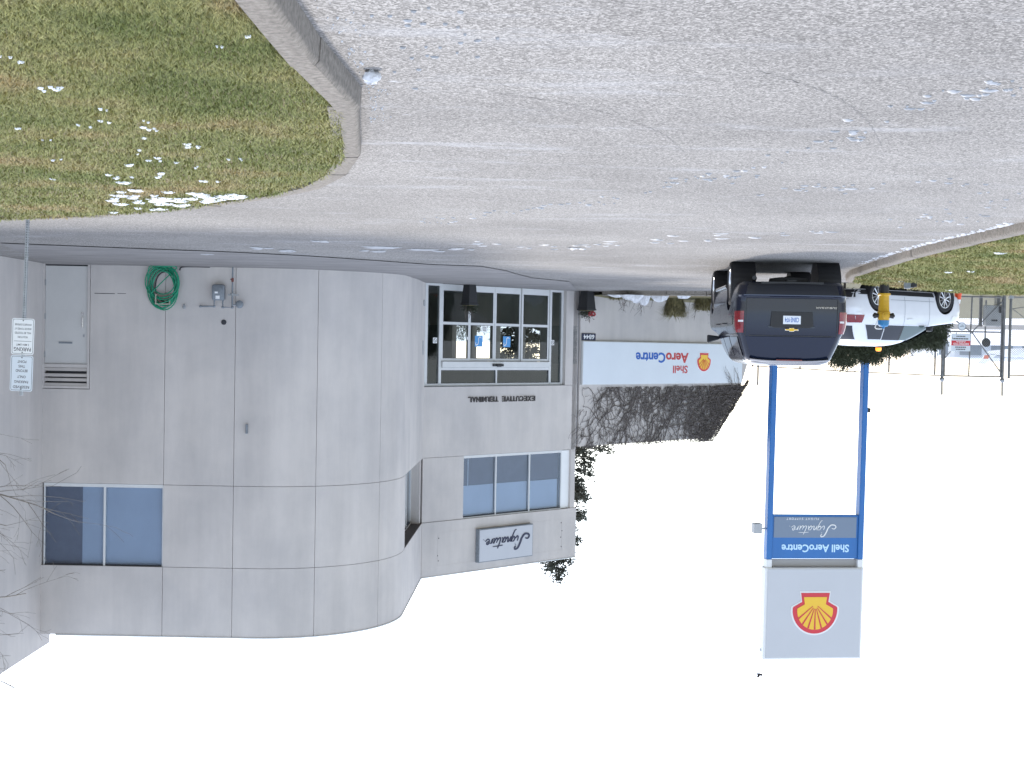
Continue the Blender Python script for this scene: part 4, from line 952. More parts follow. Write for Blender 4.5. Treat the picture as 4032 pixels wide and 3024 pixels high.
# ================================================================ PYLON SIGN
PYY = 45.0; px0 = at(3000 + 858 * .4521, 2580, PYY).x; px1 = at(3012, 2560, PYY).x
pxc = (px0 + px1) / 2; PWD = 3.05
T = thing('pylon_sign', 'tall two-legged blue and white pylon sign with yellow shell emblem', 'sign', (pxc, PYY, gz(pxc, PYY)), math.pi - .16)
FR = MW[T] @ Matrix.Translation((0, 0, -gz(pxc, PYY))) @ Matrix.Rotation(math.radians(-.4), 4, 'Y'); hw = PWD / 2
ztop, zc, zb0 = at(3180, 2590, PYY).z, at(3200, 2200, PYY).z, at(3200, 2026, PYY).z
for s in (-1, 1):
    b = MB(); b.box(s * hw - .09, s * hw + .09, -.16, .16, gz(pxc, PYY) - .05, zc); b.build('post', 'blue', T, FR, bevel=.02)
b = MB(); b.box(-hw + .09, hw - .09, -.10, .10, zb0, zc - .02); b.build('blue_panel', 'blue', T, FR, bevel=.008)
b = MB(); b.box(-hw + .14, hw - .16, .1005, .118, zb0 + .065, zb0 + .725); b.build('slate_panel', 'sign_slate', T, FR)
b = MB(); signature(b, .69, zb0 + .18, 1.56, .55, .119, .008, .95); b.build('logo', 'white', T, FR, fix=False)
b = MB(); flat_text(b, 'FLIGHT SUPPORT', .09, zb0 + .09, 1.07, .068, .119, .01, 0, 0, 1.5); b.build('small_lettering', 'white', T, FR, fix=False)['kind'] = 'stuff'
btext(T, FR, 'Shell AeroCentre', 1.14, zb0 + .94, 2.25, .25, .1005, 'pale_blue', 'lettering', .012, .022)
b = MB(); b.box(-hw + .09, hw - .09, -.12, .02, zc + .02, zc + .24); b.build('gap_box', mat('gap_grey', (.36, .345, .33), .6), T, FR)
b = MB(); b.box(-hw - .13, hw + .10, -.2, .2, zc + .26, ztop); b.build('cabinet', 'white', T, FR, bevel=.02)
for s in (-1, 1):
    b = MB(); b.box(s * hw - .09, s * hw + .09, -.16, .16, zc + .003, zc + .262); b.build('cabinet_leg', 'white', T, FR)
b = MB(); b.box(-hw - .05, hw + .03, .2005, .22, zc + .30, ztop - .06); b.build('face', 'sign_grey', T, FR)
shell_emblem(T, FR, .02, (zc + ztop) / 2 + .12,  .76, .715, .2205, .008)
b = MB(); b.box(-hw - .52, -hw - .26, -.12, .16, zb0 + .28, zb0 + .60); b.tube([(-hw - .28, 0, zb0 + .45), (-hw, 0, zb0 + .45)], .03, 8); b.build('floodlight', 'box_grey', T, FR @ Matrix.Rotation(.0, 4, 'Y'), bevel=.02)
zl = at(3430, 1610, PYY).z
b = MB(); b.hexa([(hw + .09, -.08, zl - .05), (hw + .22, -.08, zl - .02), (hw + .22, .08, zl - .02), (hw + .09, .08, zl - .05), (hw + .09, -.08, zl + .10), (hw + .20, -.08, zl + .12), (hw + .20, .08, zl + .12), (hw + .09, .08, zl + .10)]); b.build('camera_box', 'black', T, FR)
b = MB(); b.tube(catmull([(-hw - .0, 0, ztop - .25), (-hw - .14, 0, ztop - .25), (-hw - .15, 0, ztop - .32)]), .015, 6); b.build('hook', 'box_grey', T, FR)

# ================================================================ HYDRANT, CONE, UTILITY BOX, BIRD
hp = at(3280 + 745 * .2712, 1050 + 345 * .2712, 30.6)
T = thing('fire_hydrant', 'yellow fire hydrant with blue top on black base', 'hydrant', (hp.x, hp.y, lawn_l(hp.x, hp.y))); FR = MW[T]
b = MB(); b.lathe([(.10, -.08), (.10, .22), (.085, .23)], 20); b.build('base', 'black', T, FR, smooth=40)
b = MB(); b.lathe([(.135, .22), (.135, .255), (.108, .27), (.105, .29), (.112, .50), (.118, .58), (.125, .62)], 24); b.build('barrel', 'hydrant', T, FR, smooth=35)
b = MB(); b.lathe([(.14, .62), (.14, .645), (.125, .65), (.125, .70), (.12, .80)], 24); b.build('upper_barrel', 'hydrant', T, FR, smooth=35)
b = MB(); b.lathe([(.125, .801), (.122, .82), (.115, .90), (.085, .935), (.03, .945), (.028, .98), (.0, .98)], 24, caps=False); b.build('bonnet', 'hyd_blue', T, FR, smooth=35)
for s in (-1, 1):
    b = MB(); b.lathe([(.05, s * .11), (.052, s * .17), (.062, s * .172), (.062, s * .21), (.03, s * .212), (.028, s * .235)], 14, 'x', (0, 0, .70)); b.build('nozzle', 'black', T, FR, smooth=40)
b = MB(); b.lathe([(.065, 0), (.068, -.17), (.08, -.172), (.08, -.205), (.035, -.21), (.033, -.235)], 16, 'y', (0, 0, .70)); b.build('front_nozzle', 'hydrant', T, FR, smooth=40)
b = MB(); b.tube([(.13, -.03, .78), (.19, -.03, .96), (.15, -.03, .985), (.04, -.03, .985)], .014, 6); b.build('flow_tag', 'white', T, FR)
def cone(label, x, y, h):
    T = thing('traffic_cone', label, 'cone', (x, y, gz(x, y)), .3, 'orange cones by the gate'); FR = MW[T]
    b = MB(); b.box(-.18, .18, -.18, .18, 0, .035); b.build('foot', 'black', T, FR, bevel=.01)
    b = MB(); b.lathe([(.135, .036), (.03, h), (.022, h + .01)], 18); b.build('cone_body', 'orange', T, FR, smooth=40)
    b = MB(); k0, k1 = .62, .80; r_ = lambda q: .135 + (.03 - .135) * (q * h - .036) / (h - .036) + .002
    b.lathe([(r_(k0), k0 * h), (r_(k1), k1 * h)], 18, caps=False); b.build('reflective_band', 'white', T, FR, smooth=40)
cp = at(3500 + 755 * .3616, 1000 + 430 * .3616, 39.5); cone('orange traffic cone standing at the nose of the white car', cp.x, cp.y, .68)
up = at(3500 + 225 * .3616, 1000 + 395 * .3616, 29.0); uz = lawn_l(up.x, up.y)
T = thing('utility_box', 'small grey utility box low in the grass before the white car', 'utility box', (up.x, up.y, uz), .2); FR = MW[T]
b = MB(); b.box(-.23, .23, -.15, .15, -.03, .02); b.build('base', 'box_grey', T, FR, bevel=.008)
b = MB(); b.box(-.02, .11, -.08, .10, .021, .15); b.build('housing', 'grey_paint', T, FR, bevel=.012)
b = MB(); b.box(-.14, -.03, -.07, .08, .021, .12); b.box(-.09, -.02, -.072, .082, .08, .135); b.build('cover', 'black', T, FR, bevel=.01)
bp = at(2990, 2655, 60)
T = thing('bird', 'small dark bird flying above the pylon sign', 'bird', tuple(bp), .6); FR = MW[T]
b = MB(); b.lathe([(.0, -.13), (.03, -.10), (.05, -.02), (.045, .05), (.03, .10), (.028, .13), (.0, .16)], 12, 'x', (0, 0, 0), False)
for s in (-1, 1): b.add([(.06, s * .03, .01), (-.05, s * .03, .01), (-.06, s * .16, .10), (.05, s * .16, .10), (-.03, s * .27, .02), (.02, s * .26, .02), (.06, s * .03, .02), (-.05, s * .03, .02)], [(0, 1, 2, 3), (3, 2, 4, 5)])
b.add([(-.12, -.01, 0), (-.12, .01, 0), (-.22, .04, 0), (-.22, -.04, 0)], [(0, 1, 2, 3)])
b.build('bird_body', mat('bird_feather', (.05, .04, .04), .8), T, FR, smooth=60)

# ================================================================ CHAIN LINK FENCE AND GATE
FY = 46.5; FZ = -.34; FS = FY / 42.
def fx(x42): return x42 * FS
def fzz(z42): return CAMH + (z42 - CAMH) * FS
def chain(b, x0, x1, z0, z1, y, sp=.075, r=.0038):
    h = z1 - z0; n = int((x1 - x0 + h) / sp)
    for s in (-1, 1):
        for i in range(n):
            a = x0 - h + i * sp + .01
            p, q = (a, z0), (a + h, z1)
            # clip to the panel
            if p[0] < x0: p = (x0, z0 + (x0 - a))
            if q[0] > x1: q = (x1, z0 + (x1 - a))
            if p[0] >= x1 or q[0] <= x0: continue
            if s > 0: P0, P1 = (p[0], y, p[1]), (q[0], y, q[1])
            else: P0, P1 = (x0 + x1 - p[0], y + .004, p[1]), (x0 + x1 - q[0], y + .004, q[1])
            b.tube([P0, P1], r, 3, False)
xA, xB = fx(-12.77), fx(-14.56); zt_ = fzz(2.31)
T = thing('gate', 'tall steel framed chain link gate with diagonal braces and warning sign', 'gate', ((xA + xB) / 2, FY, FZ)); FR = I4
r_ = .024
for nm, pts in (('top_rail', [(xA, FY, zt_), (xB, FY, zt_)]), ('mid_rail', [(xA, FY, fzz(.99)), (xB, FY, fzz(.99))]), ('bottom_rail', [(xA, FY, fzz(-.05)), (xB, FY, fzz(-.05))]),
                ('stile', [(xA - .07, FY, fzz(-.05)), (xA - .07, FY, zt_)]), ('stile', [(xB + .07, FY, fzz(-.05)), (xB + .07, FY, zt_)]), ('middle_stile', [(fx(-13.6), FY, fzz(-.05)), (fx(-13.56), FY, zt_)]),
                ('brace', [(xA, FY - .03, fzz(1.85)), (fx(-13.0), FY - .03, fzz(1.58))]), ('brace', [(fx(-13.6), FY - .03, fzz(.99)), (xB, FY - .03, zt_ - .05)]), ('brace', [(fx(-13.62), FY - .03, fzz(.99)), (xB, FY - .03, fzz(.0))]), ('brace', [(fx(-13.58), FY - .03, fzz(.99)), (fx(-13.05), FY - .03, fzz(.62))])):
    b = MB(); b.tube(pts, r_ if nm != 'brace' else .021, 8); b.build(nm, 'fence_steel', T, FR, smooth=60)
b = MB(); chain(b, xB + .02, xA - .02, fzz(-.05), zt_, FY + .02); o = b.build('wire_mesh', 'fence_steel', T, FR, fix=False); o['kind'] = 'stuff'
for x, nm in ((xA, 'gate post carrying the hinged side near the evergreen hedge'), (xB, 'gate post beside the grey control cabinet')):
    Tp = thing('gate_post', 'thick steel ' + nm, 'post', (x, FY, FZ), group=None)
    b = MB(); b.tube([(x, FY, FZ - .05), (x, FY, fzz(2.36))], .05, 12); b.build('pipe', 'fence_steel', Tp, I4, smooth=50)
    b = MB(); b.lathe([(.05, 0), (.075, .02), (.08, .07), (.06, .12), (.035, .14)], 14, 'z', (x, FY, fzz(2.36))); b.build('cap', 'steel', Tp, I4, smooth=50)
    b = MB(); b.tube([(x, FY, fzz(2.45)), (x - .01, FY, fzz(2.88))], .032, 8); b.build('barb_arm', 'fence_steel', Tp, I4, smooth=50)
xC = fx(-14.75)
T = thing('chain_link_fence', 'chain link fence continuing past the gate beyond the control cabinet', 'fence', (xC - 1.5, FY, FZ))
for x in (xC, xC - 3.0):
    b = MB(); b.tube([(x, FY, FZ - .05), (x, FY, fzz(2.36))], .045, 10); b.build('post', 'fence_steel', T, I4, smooth=50)
    b = MB(); b.box(x - .07, x + .07, FY - .07, FY + .07, FZ - .02, FZ + .16); b.build('footing', 'steel', T, I4)
for z in (2.26, -.06): b = MB(); b.tube([(xC, FY, fzz(z)), (xC - 3.0, FY, fzz(z))], .02, 8); b.build('rail', 'fence_steel', T, I4, smooth=50)
b = MB(); b.tube([(xC, FY, fzz(.3)), (xC - 2.2, FY, fzz(-.05))], .012, 6); b.tube([(xC, FY, fzz(.25)), (xC - 1.3, FY, fzz(1.1))], .012, 6); b.build('brace', 'fence_steel', T, I4)
b = MB(); chain(b, xC - 3.0, xC - .05, fzz(-.05), fzz(2.26), FY + .02); o = b.build('wire_mesh', 'fence_steel', T, I4, fix=False); o['kind'] = 'stuff'
T = thing('chain_link_fence', 'chain link fence with thin top rail behind the hedge and pylon sign', 'fence', (-10.5, FY, FZ))
xs = [fx(-12.55), at(3500, 1450, FY).x, at(3320, 1450, FY).x, at(3150, 1450, FY).x, at(2985, 1450, FY).x, at(2962, 1450, FY).x]
tops = [2.28, 2.36, 2.27, 2.24, 2.22, 2.2]
for x, zt2 in zip(xs, [2.30, 2.25, 2.22, 2.19, 2.75, 2.15]):
    b = MB(); b.tube([(x, FY, FZ - .05), (x, FY, zt2 + .06)], .03, 8); b.build('post', 'fence_steel', T, I4, smooth=50)
b = MB(); b.tube([(xA, FY, fzz(2.31)), (xs[2], FY, 2.30), (xs[-1], FY, 2.18)], .018, 8); b.build('rail', 'fence_steel', T, I4, smooth=50)
b = MB(); chain(b, xs[0] * 1.0, xs[-1], FZ + .05, 2.1, FY + .02); o = b.build('wire_mesh', 'fence_steel', T, I4, fix=False); o['kind'] = 'stuff'
T = thing('warning_sign', 'white sign with red band wired onto the gate', 'sign', (fx(-13.29), FY - .06, fzz(1.05)), math.pi); FR = Matrix.Translation((0, FY - .05, 0)) @ Matrix.Rotation(math.pi, 4, 'Z')
s0, s1, w0, w1 = fzz(1.05), fzz(1.57), -fx(-13.0), -fx(-13.57)
b = MB(); b.box(w0, w1, 0, .006, s0, s1); b.build('plate', 'sign_white', T, FR)
zr0, zr1 = s0 + (s1 - s0) * .40, s0 + (s1 - s0) * .68
b = MB(); b.box(w0 + .005, w1 - .005, .0065, .009, zr0, zr1); b.build('red_band', 'red', T, FR)
b = MB(); flat_text(b, 'RESTRICTED', w1 - .06, zr0 + .075, w1 - w0 - .12, .065, .0095, .02); flat_text(b, 'AREA', w1 - .15, zr0 + .015, w1 - w0 - .3, .045, .0095, .02); b.build('white_print', 'white', T, FR, fix=False)
b = MB()
for z, q in ((s1 - .06, .32), (s1 - .13, .36), (zr0 - .06, .5), (zr0 - .14, .3)):
    for k in range(6): tt = (w0 + w1) / 2 - q / 2 + q * k / 6; b.box(tt, tt + q / 6 - .012, .0065, .008, z - .018, z + .018)
b.build('print', 'letter', T, FR)
T = thing('round_sign', 'small round white prohibition sign hung below the warning sign', 'sign', (fx(-13.3), FY - .06, fzz(.7)), math.pi); xr, zr = -fx(-13.3), fzz(.835)
b = MB(); b.lathe([(.135, 0), (.135, .006)], 24, 'y', (xr, .02, zr)); b.build('disc', 'sign_white', T, FR)
b = MB(); b.lathe([(.135, .0265), (.115, .0265)], 24, 'y', (xr, 0, zr), False); b.box(xr - .07, xr + .07, .0262, .0275, zr - .008, zr + .012); b.box(xr - .02, xr + .05, .0262, .0275, zr - .05, zr - .03); b.build('print', 'grey_paint', T, FR)
T = thing('control_cabinet', 'pale grey electrical cabinet on posts behind the gate', 'cabinet', (fx(-14.25), FY + 1.2, FZ)); k_ = (FY + 1.2) / 42
cx0, cx1, cz0, cz1 = -13.99 * k_, -14.51 * k_, CAMH + (.19 - CAMH) * k_, CAMH + (.81 - CAMH) * k_
b = MB(); b.box(cx1, cx0, FY + 1.1, FY + 1.4, cz0, cz1); b.build('housing', 'box_grey', T, I4, bevel=.015)
b = MB(); b.box((cx0 + cx1) / 2 - .1, (cx0 + cx1) / 2 + .1, FY + 1.09, FY + 1.0995, cz1 - .22, cz1 - .16); b.build('name_plate', 'dark_frame', T, I4)
b = MB(); b.box(cx1 - .02, cx1 + .16, FY + 1.02, FY + 1.0985, cz0 + .04, cz0 + .26); b.build('padlock_box', 'black', T, I4, bevel=.01)
for x in (cx0 + .06, cx1 + .05): b = MB(); b.box(x - .05, x + .05, FY + 1.42, FY + 1.5, FZ - .1, cz1 + .02); b.build('leg', 'fence_steel', T, I4)
b = MB(); [b.tube([(cx1 + .12 + i * .06, FY + 1.25, FZ - .1), (cx1 + .12 + i * .06, FY + 1.25, cz0)], .02, 6) for i in range(3)]; b.build('conduit', 'fence_steel', T, I4)
k2 = 52 / 42; bx_, bz_ = -14.03 * k2, CAMH + (1.3 - CAMH) * k2
T = thing('traffic_mirror', 'round black-backed disc on a thin pole beyond the gate', 'mirror', (bx_, 52, gz(bx_, 52)))
b = MB(); b.lathe([(.16, 0), (.165, .02), (.12, .06), (.0, .08)], 24, 'y', (bx_, 51.9, bz_)); b.build('disc', 'black', T, I4, smooth=40)
b = MB(); b.tube([(bx_, 52.05, gz(bx_, 52) - .05), (bx_, 52.05, bz_ + .1)], .03, 8); b.build('pole', 'fence_steel', T, I4, smooth=40)
# far airfield things
JY = 300; jt = at(3500 + 1000 * .3616, 1432, JY); jb = at(3500 + 1055 * .3616, 1375, JY)
T = thing('parked_jet', 'distant white jet with striped swept tail fin beyond the gate', 'aircraft', (jb.x, JY, -.3))
b = MB(); b.lathe([(.0, 9.5), (.5, 8.5), (.95, 6.5), (1.0, 0), (.9, -3), (.35, -8), (.0, -9)], 16, 'x', (jb.x - 9, JY, 1.7), False); b.v = [(2 * (jb.x - 9) - x, y, z) for x, y, z in b.v]; b.build('fuselage', 'white', T, I4, smooth=60)
b = MB(); b.prism([(jb.x - 2.4, 2.2), (jb.x + .3, 2.2), (jt.x + .7, jt.z), (jt.x - 1.0, jt.z)], JY - .12, JY + .12); fo = b.build('tail_fin', 'white', T, I4)
b = MB(); b.prism([(jb.x - .9, 2.3), (jb.x + .25, 2.3), (jb.x + .55, 3.1), (jb.x - .55, 3.1)], JY - .125, JY - .121); b.build('fin_stripe', mat('faded_red', (.55, .16, .10), .5), fo, I4)
b = MB(); b.box(jt.x - 4.6, jt.x + 4.6, JY - .9, JY + .9, jt.z + .01, jt.z + .1); b.build('tailplane', 'white', T, I4)
b = MB(); b.lathe([(.3, -1.3), (.45, -1.0), (.45, 1.0), (.3, 1.5)], 14, 'x', (jb.x - 5, JY - 1.6, 2.3)); b.build('engine', 'white', T, I4, smooth=50)
for s in (-1, 1): b = MB(); b.hexa([(jb.x - 12, JY, 1.0), (jb.x - 8.5, JY, 1.0), (jb.x - 7.5, JY + s * 8, 1.4), (jb.x - 8.8, JY + s * 8, 1.4), (jb.x - 12, JY, 1.2), (jb.x - 8.5, JY, 1.2), (jb.x - 7.5, JY + s * 8, 1.5), (jb.x - 8.8, JY + s * 8, 1.5)]); b.build('wing', 'white', T, I4)
for q in ((-15, 0), (-9.5, -1.6), (-9.5, 1.6)): b = MB(); b.tube([(jb.x + q[0], JY + q[1], -.32), (jb.x + q[0], JY + q[1], 1.2)], .12, 8); b.build('landing_gear', 'fence_steel', T, I4)
for lab, u0, u1, Y, h, m in (('low pale hangar far across the snowy airfield, behind the fence', 3760, 4130, 420, 3.4, 'fascia'), ('small white hut far out on the snow behind the gate', 3690, 3740, 300, 3.0, 'white')):
    x0, x1 = at(u1, 1380, Y).x, at(u0, 1380, Y).x
    T = thing('hangar', lab, 'hangar', ((x0 + x1) / 2, Y, -.3))
    b = MB(); b.box(x0, x1, Y, Y + 20, -.4, h); b.build('wall', m, T, I4)
    b = MB(); b.prism([(x0 - .3, h + .01), (x1 + .3, h + .01), ((x0 + x1) / 2, h + (x1 - x0) * .04)], Y - .3, Y + 20.3); b.build('roof', 'snow', T, I4)
    n_ = max(1, int((x1 - x0) / 7))
    for i in range(n_): b = MB(); w_ = (x1 - x0) / n_; b.box(x0 + w_ * (i + .15), x0 + w_ * (i + .85), Y - .1, Y - .01, -.3, h * .8); b.build('door', 'grey_paint', T, I4)

# ================================================================ EVERGREENS
for i, (u, h, rx, dy, lab) in enumerate(((3225, 1.95, .62, .2, 'evergreen hedge shrub standing nearest the dark SUV'), (3322, 2.35, .68, 0, 'tallest ragged evergreen hedge shrub, before the pylon post'), (3425, 2.2, .7, .1, 'ragged evergreen hedge shrub beside the tallest one'), (3515, 1.98, .68, -.1, 'evergreen hedge shrub in the middle behind the white car'), (3600, 1.75, .62, .1, 'low evergreen hedge shrub behind the white car windscreen'), (3678, 1.78, .36, 0, 'narrow evergreen shrub ending the hedge at the gate post'))):
    p = at(u, 1300, 39.4 + dy); needle_shrub('evergreen_shrub', lab, p.x, p.y, gz(p.x, p.y) - .02, rx, .55, h, 13000 if rx > .5 else 6500, 'needle', group='evergreen hedge behind the white car', seed=20 + i, spiky=.9, fr=.085)
for i, (u, h) in enumerate(((3010, 2.25), (3090, 2.2), (3150, 2.25))):
    p = at(u, 1400, 42.6); needle_shrub('evergreen_shrub', ('thin ragged shrub seen over the SUV roof beside the sloping vine wall', 'thin ragged shrub seen over the middle of the SUV roof', 'thin ragged shrub seen over the SUV roof beside the hedge')[i], p.x, p.y, gz(p.x, p.y), .42, .4, h, 1500, 'needle', group='thin shrubs behind the SUV', seed=40 + i, spiky=.9, fr=.07)
def conifer(label, x, y, h, rad, seed, n=46, z0=1.2):
    T = thing('conifer_tree', label, 'tree', (x, y, gz(x, y))); FR = MW[T]; r = random.Random(seed)
    b = MB(); b.tube([(0, 0, -.1), (.03, 0, h * .5), (0, .02, h)], [.16, .1, .012], 10); b.build('trunk', 'bark', T, FR, smooth=60)
    bb = MB(); lf = MB()
    for k in range(n):
        z = z0 + (h - z0) * (k / n) ** .9; a = k * 2.399 + r.gauss(0, .3); L = rad * (1 - (z - z0) / (h - z0) * .86) * r.uniform(.62, 1.12)
        d = Vector((math.cos(a), math.sin(a), r.uniform(-.05, .35))); e = Vector((0, 0, z)) + d * L
        mid = Vector((0, 0, z)) + d * L * .55 + Vector((0, 0, -.07 * L)); bb.tube([(0, 0, z), mid, e], [.035, .022, .006], 5)
        for j in range(int(230 * L / rad) + 50):
            f = r.random() ** .7; p = Vector((0, 0, z)).lerp(mid, f * 2) if f < .5 else mid.lerp(e, f * 2 - 1)
            p = p + Vector((r.gauss(0, .13), r.gauss(0, .13), r.gauss(0, .09))) * (1.15 - f * .5)
            dd = (d + Vector((r.gauss(0, .7), r.gauss(0, .7), r.gauss(.25, .5)))).normalized() * r.uniform(.10, .24); lf.leaf(p, dd, dd.orthogonal().normalized() * .06)
    bb.build('limb', 'bark', T, FR, fix=False); lf.build('crown', 'conifer', T, FR, fix=False); return T
conifer('conifer rising behind the terminal, its side showing past the upper windows', -1.7, 50.0, 9.9, 2.65, 3, 92, 2.2)
conifer('shorter conifer in the garden behind the screen wall', -.3, 53.5, 4.2, 1.3, 4, 34, .4)
needle_shrub('evergreen_shrub', 'small shrub outside the rear lobby glazing', 1.6, 51.4, -.1, .9, .7, 1.5, 2200, 'needle', seed=51, spiky=.5, fr=.08)

# ================================================================ BARE TREE BESIDE THE LAWN
T = thing('bare_tree', 'leafless young tree on the lawn in front of the wing wall', 'tree', (8.35, 17.4, .1)); FR = MW[T]; rt = random.Random(12)
bt = MB(); bl = MB()
bt.tube([(0, 0, -.1), (.02, .0, 1.2), (-.03, .02, 2.2), (0, 0, 3.3), (.05, 0, 4.6), (.02, 0, 6.0)], [.11, .095, .085, .065, .04, .012], 10)
def limb(p, d, L, r, depth):
    pts = [p]; n = max(4, int(L / .13)); nx = []
    for i in range(n):
        d = (d + Vector((rt.gauss(0, .09), rt.gauss(0, .09), rt.gauss(.02, .06)))).normalized(); pts.append(pts[-1] + d * L / n)
        if depth < 3 and i > n * .2 and rt.random() < (.62 if depth < 2 else .3): nx.append((pts[-1], d, i / n))
    bl.tube(pts, [max(.0022, r * (1 - .8 * i / n)) for i in range(n + 1)], 5 if r > .012 else 3, False)
    for q, dd, f in nx:
        s = dd.orthogonal().normalized(); s = Matrix.Rotation(rt.uniform(0, 6.28), 3, dd) @ s
        limb(q, (dd + s * rt.uniform(.4, .9)).normalized(), L * (1 - f * .5) * rt.uniform(.35, .62), r * (1 - .75 * f) * .6, depth + 1)
for k in range(15):
    z = 1.9 + k * .27; a = k * 2.4 + rt.gauss(0, .3); limb(Vector((0, 0, z)), Vector((math.cos(a), math.sin(a), rt.uniform(.12, .6))).normalized(), rt.uniform(1.7, 2.7) * (1 - .12 * max(0, k - 9)), .03, 0)
for k in range(9):   # long limbs that reach over towards the building
    z = 2.5 + k * .36; limb(Vector((0, 0, z)), Vector((-1, rt.uniform(-.35, .35), rt.uniform(-.05, .22))).normalized(), rt.uniform(2.1, 3.0), .026, 0)
bt.build('trunk', 'bark', T, FR, smooth=60); bl.build('crown', mat('twig_bark', (.20, .175, .15), .75, var=.3, vscale=15), T, FR, fix=False)

# ================================================================ VEHICLES
class Car:
    """body as a stack of rounded-rectangle rings: levels (z, rear x, front x, half width)"""
    def __init__(s, lv, rc=.22, fc=.35, rb=.05, sb=.02): s.lv = lv; s.rc = rc; s.fc = fc; s.rb = rb; s.sb = sb
    def L(s, z, k): return lerp_tab([(q[0], q[k]) for q in s.lv], z)
    def side(s, x, z):
        xr, xf, w_ = s.L(z, 1), s.L(z, 2), s.L(z, 3)
        f = (x - xr) / max(xf - xr, .01) * 2 - 1; y = w_ - s.sb * f * f
        for e, c in ((x - xr - s.rb, s.rc), (xf - x, s.fc)):
            if e < c: y -= c - math.sqrt(max(0, c * c - (c - max(e, 0)) ** 2))
        return y
    def rear(s, y, z):
        xr, w_ = s.L(z, 1), s.L(z, 3) - s.sb; x = xr - s.rb * (1 - (y / w_) ** 2) + s.rb
        e = w_ - abs(y)
        if e < s.rc: x += s.rc - math.sqrt(max(0, s.rc ** 2 - (s.rc - max(e, 0)) ** 2))
        return x
    def ring(s, z):
        xr, xf, w_ = s.L(z, 1), s.L(z, 2), s.L(z, 3); pts = []
        wr = w_ - s.sb; rc = min(s.rc, wr * .9); fc = min(s.fc, wr * .9)
        for i in range(13): y = -(wr - rc) + 2 * (wr - rc) * i / 12; pts.append((s.rear(y, z), y))
        for i in range(1, 7): a = math.pi / 2 * i / 6; pts.append((s.rear(wr - rc + rc * math.sin(a), z), wr - rc + rc * math.sin(a)))
        n = 26
        for i in range(1, n):
            x = xr + s.rb + rc + (xf - fc - xr - rc - s.rb) * i / n; f = (x - xr) / (xf - xr) * 2 - 1; pts.append((x, w_ - s.sb * f * f))
        for i in range(0, 7): a = math.pi / 2 * i / 6; pts.append((xf - fc + fc * math.sin(a), wr - fc + fc * math.cos(a)))
        for i in range(1, 12): y = (wr - fc) - 2 * (wr - fc) * i / 12; pts.append((xf + .06 * (1 - (y / wr) ** 2) * 1.0, y))
        for i in range(0, 7): a = math.pi / 2 * i / 6; pts.append((xf - fc + fc * math.cos(a), -(wr - fc) - fc * math.sin(a)))
        for i in range(1, n):
            x = xf - fc - (xf - fc - xr - rc - s.rb) * i / n; f = (x - xr) / (xf - xr) * 2 - 1; pts.append((x, -(w_ - s.sb * f * f)))
        for i in range(0, 6): a = math.pi / 2 * i / 6; pts.append((s.rear(wr - rc + rc * math.cos(a), z), -(wr - rc) - rc * math.cos(a)))
        return pts
    def body(s, name, m, T, FR, arches):
        zs = []
        for a, c in zip(s.lv, s.lv[1:]):
            n = max(1, round((c[0] - a[0]) / .06)); zs += [a[0] + (c[0] - a[0]) * i / n for i in range(n)]
        zs.append(s.lv[-1][0]); b = MB(); R_ = [s.ring(z) for z in zs]; n = len(R_[0])
        b.add([(x, y, z) for r, z in zip(R_, zs) for x, y in r], [(i * n + j, i * n + (j + 1) % n, (i + 1) * n + (j + 1) % n, (i + 1) * n + j) for i in range(len(zs) - 1) for j in range(n)] + [tuple(range(n - 1, -1, -1)), tuple(range((len(zs) - 1) * n, len(zs) * n))])
        o = b.build(name, m, T, FR)
        c = MB()
        for ax, rad, zc_ in arches:
            for sd_ in (-1, 1): c.lathe([(rad, sd_ * .55), (rad, sd_ * 1.3)], 32, 'y', (ax, 0, zc_))
        co = c.build('cutter', m, T, FR)
        md = o.modifiers.new('cut', 'BOOLEAN'); md.object = co; md.operation = 'DIFFERENCE'; md.solver = 'EXACT'
        bpy.context.view_layer.update(); dg = bpy.context.evaluated_depsgraph_get()
        me = bpy.data.meshes.new_from_object(o.evaluated_get(dg)); o.modifiers.clear(); o.data = me
        bpy.data.objects.remove(co)
        me.polygons.foreach_set('use_smooth', [True] * len(me.polygons)); me.set_sharp_from_angle(angle=math.radians(28))
        return o
    def side_patch(s, T, FR, name, m, sd_, zb, zt2, xb0, xb1, xt0, xt1, off=.009, nu=10, nv=8):
        b = MB()
        def fn(i, j): z = zb + (zt2 - zb) * j; x = (xb0 + (xb1 - xb0) * i) * (1 - j) + (xt0 + (xt1 - xt0) * i) * j; return (x, sd_ * (s.side(x, z) + off), z)
        b.grid(nu, nv, fn); return b.build(name, m, T, FR, smooth=40, fix=False)
    def rear_patch(s, T, FR, name, m, zb, zt2, yb0, yb1, yt0, yt1, off=.009, nu=12, nv=8):
        b = MB()
        def fn(i, j): z = zb + (zt2 - zb) * j; y = (yb0 + (yb1 - yb0) * i) * (1 - j) + (yt0 + (yt1 - yt0) * i) * j; return (s.rear(y, z) - off, y, z)
        b.grid(nu, nv, fn); return b.build(name, m, T, FR, smooth=40, fix=False)
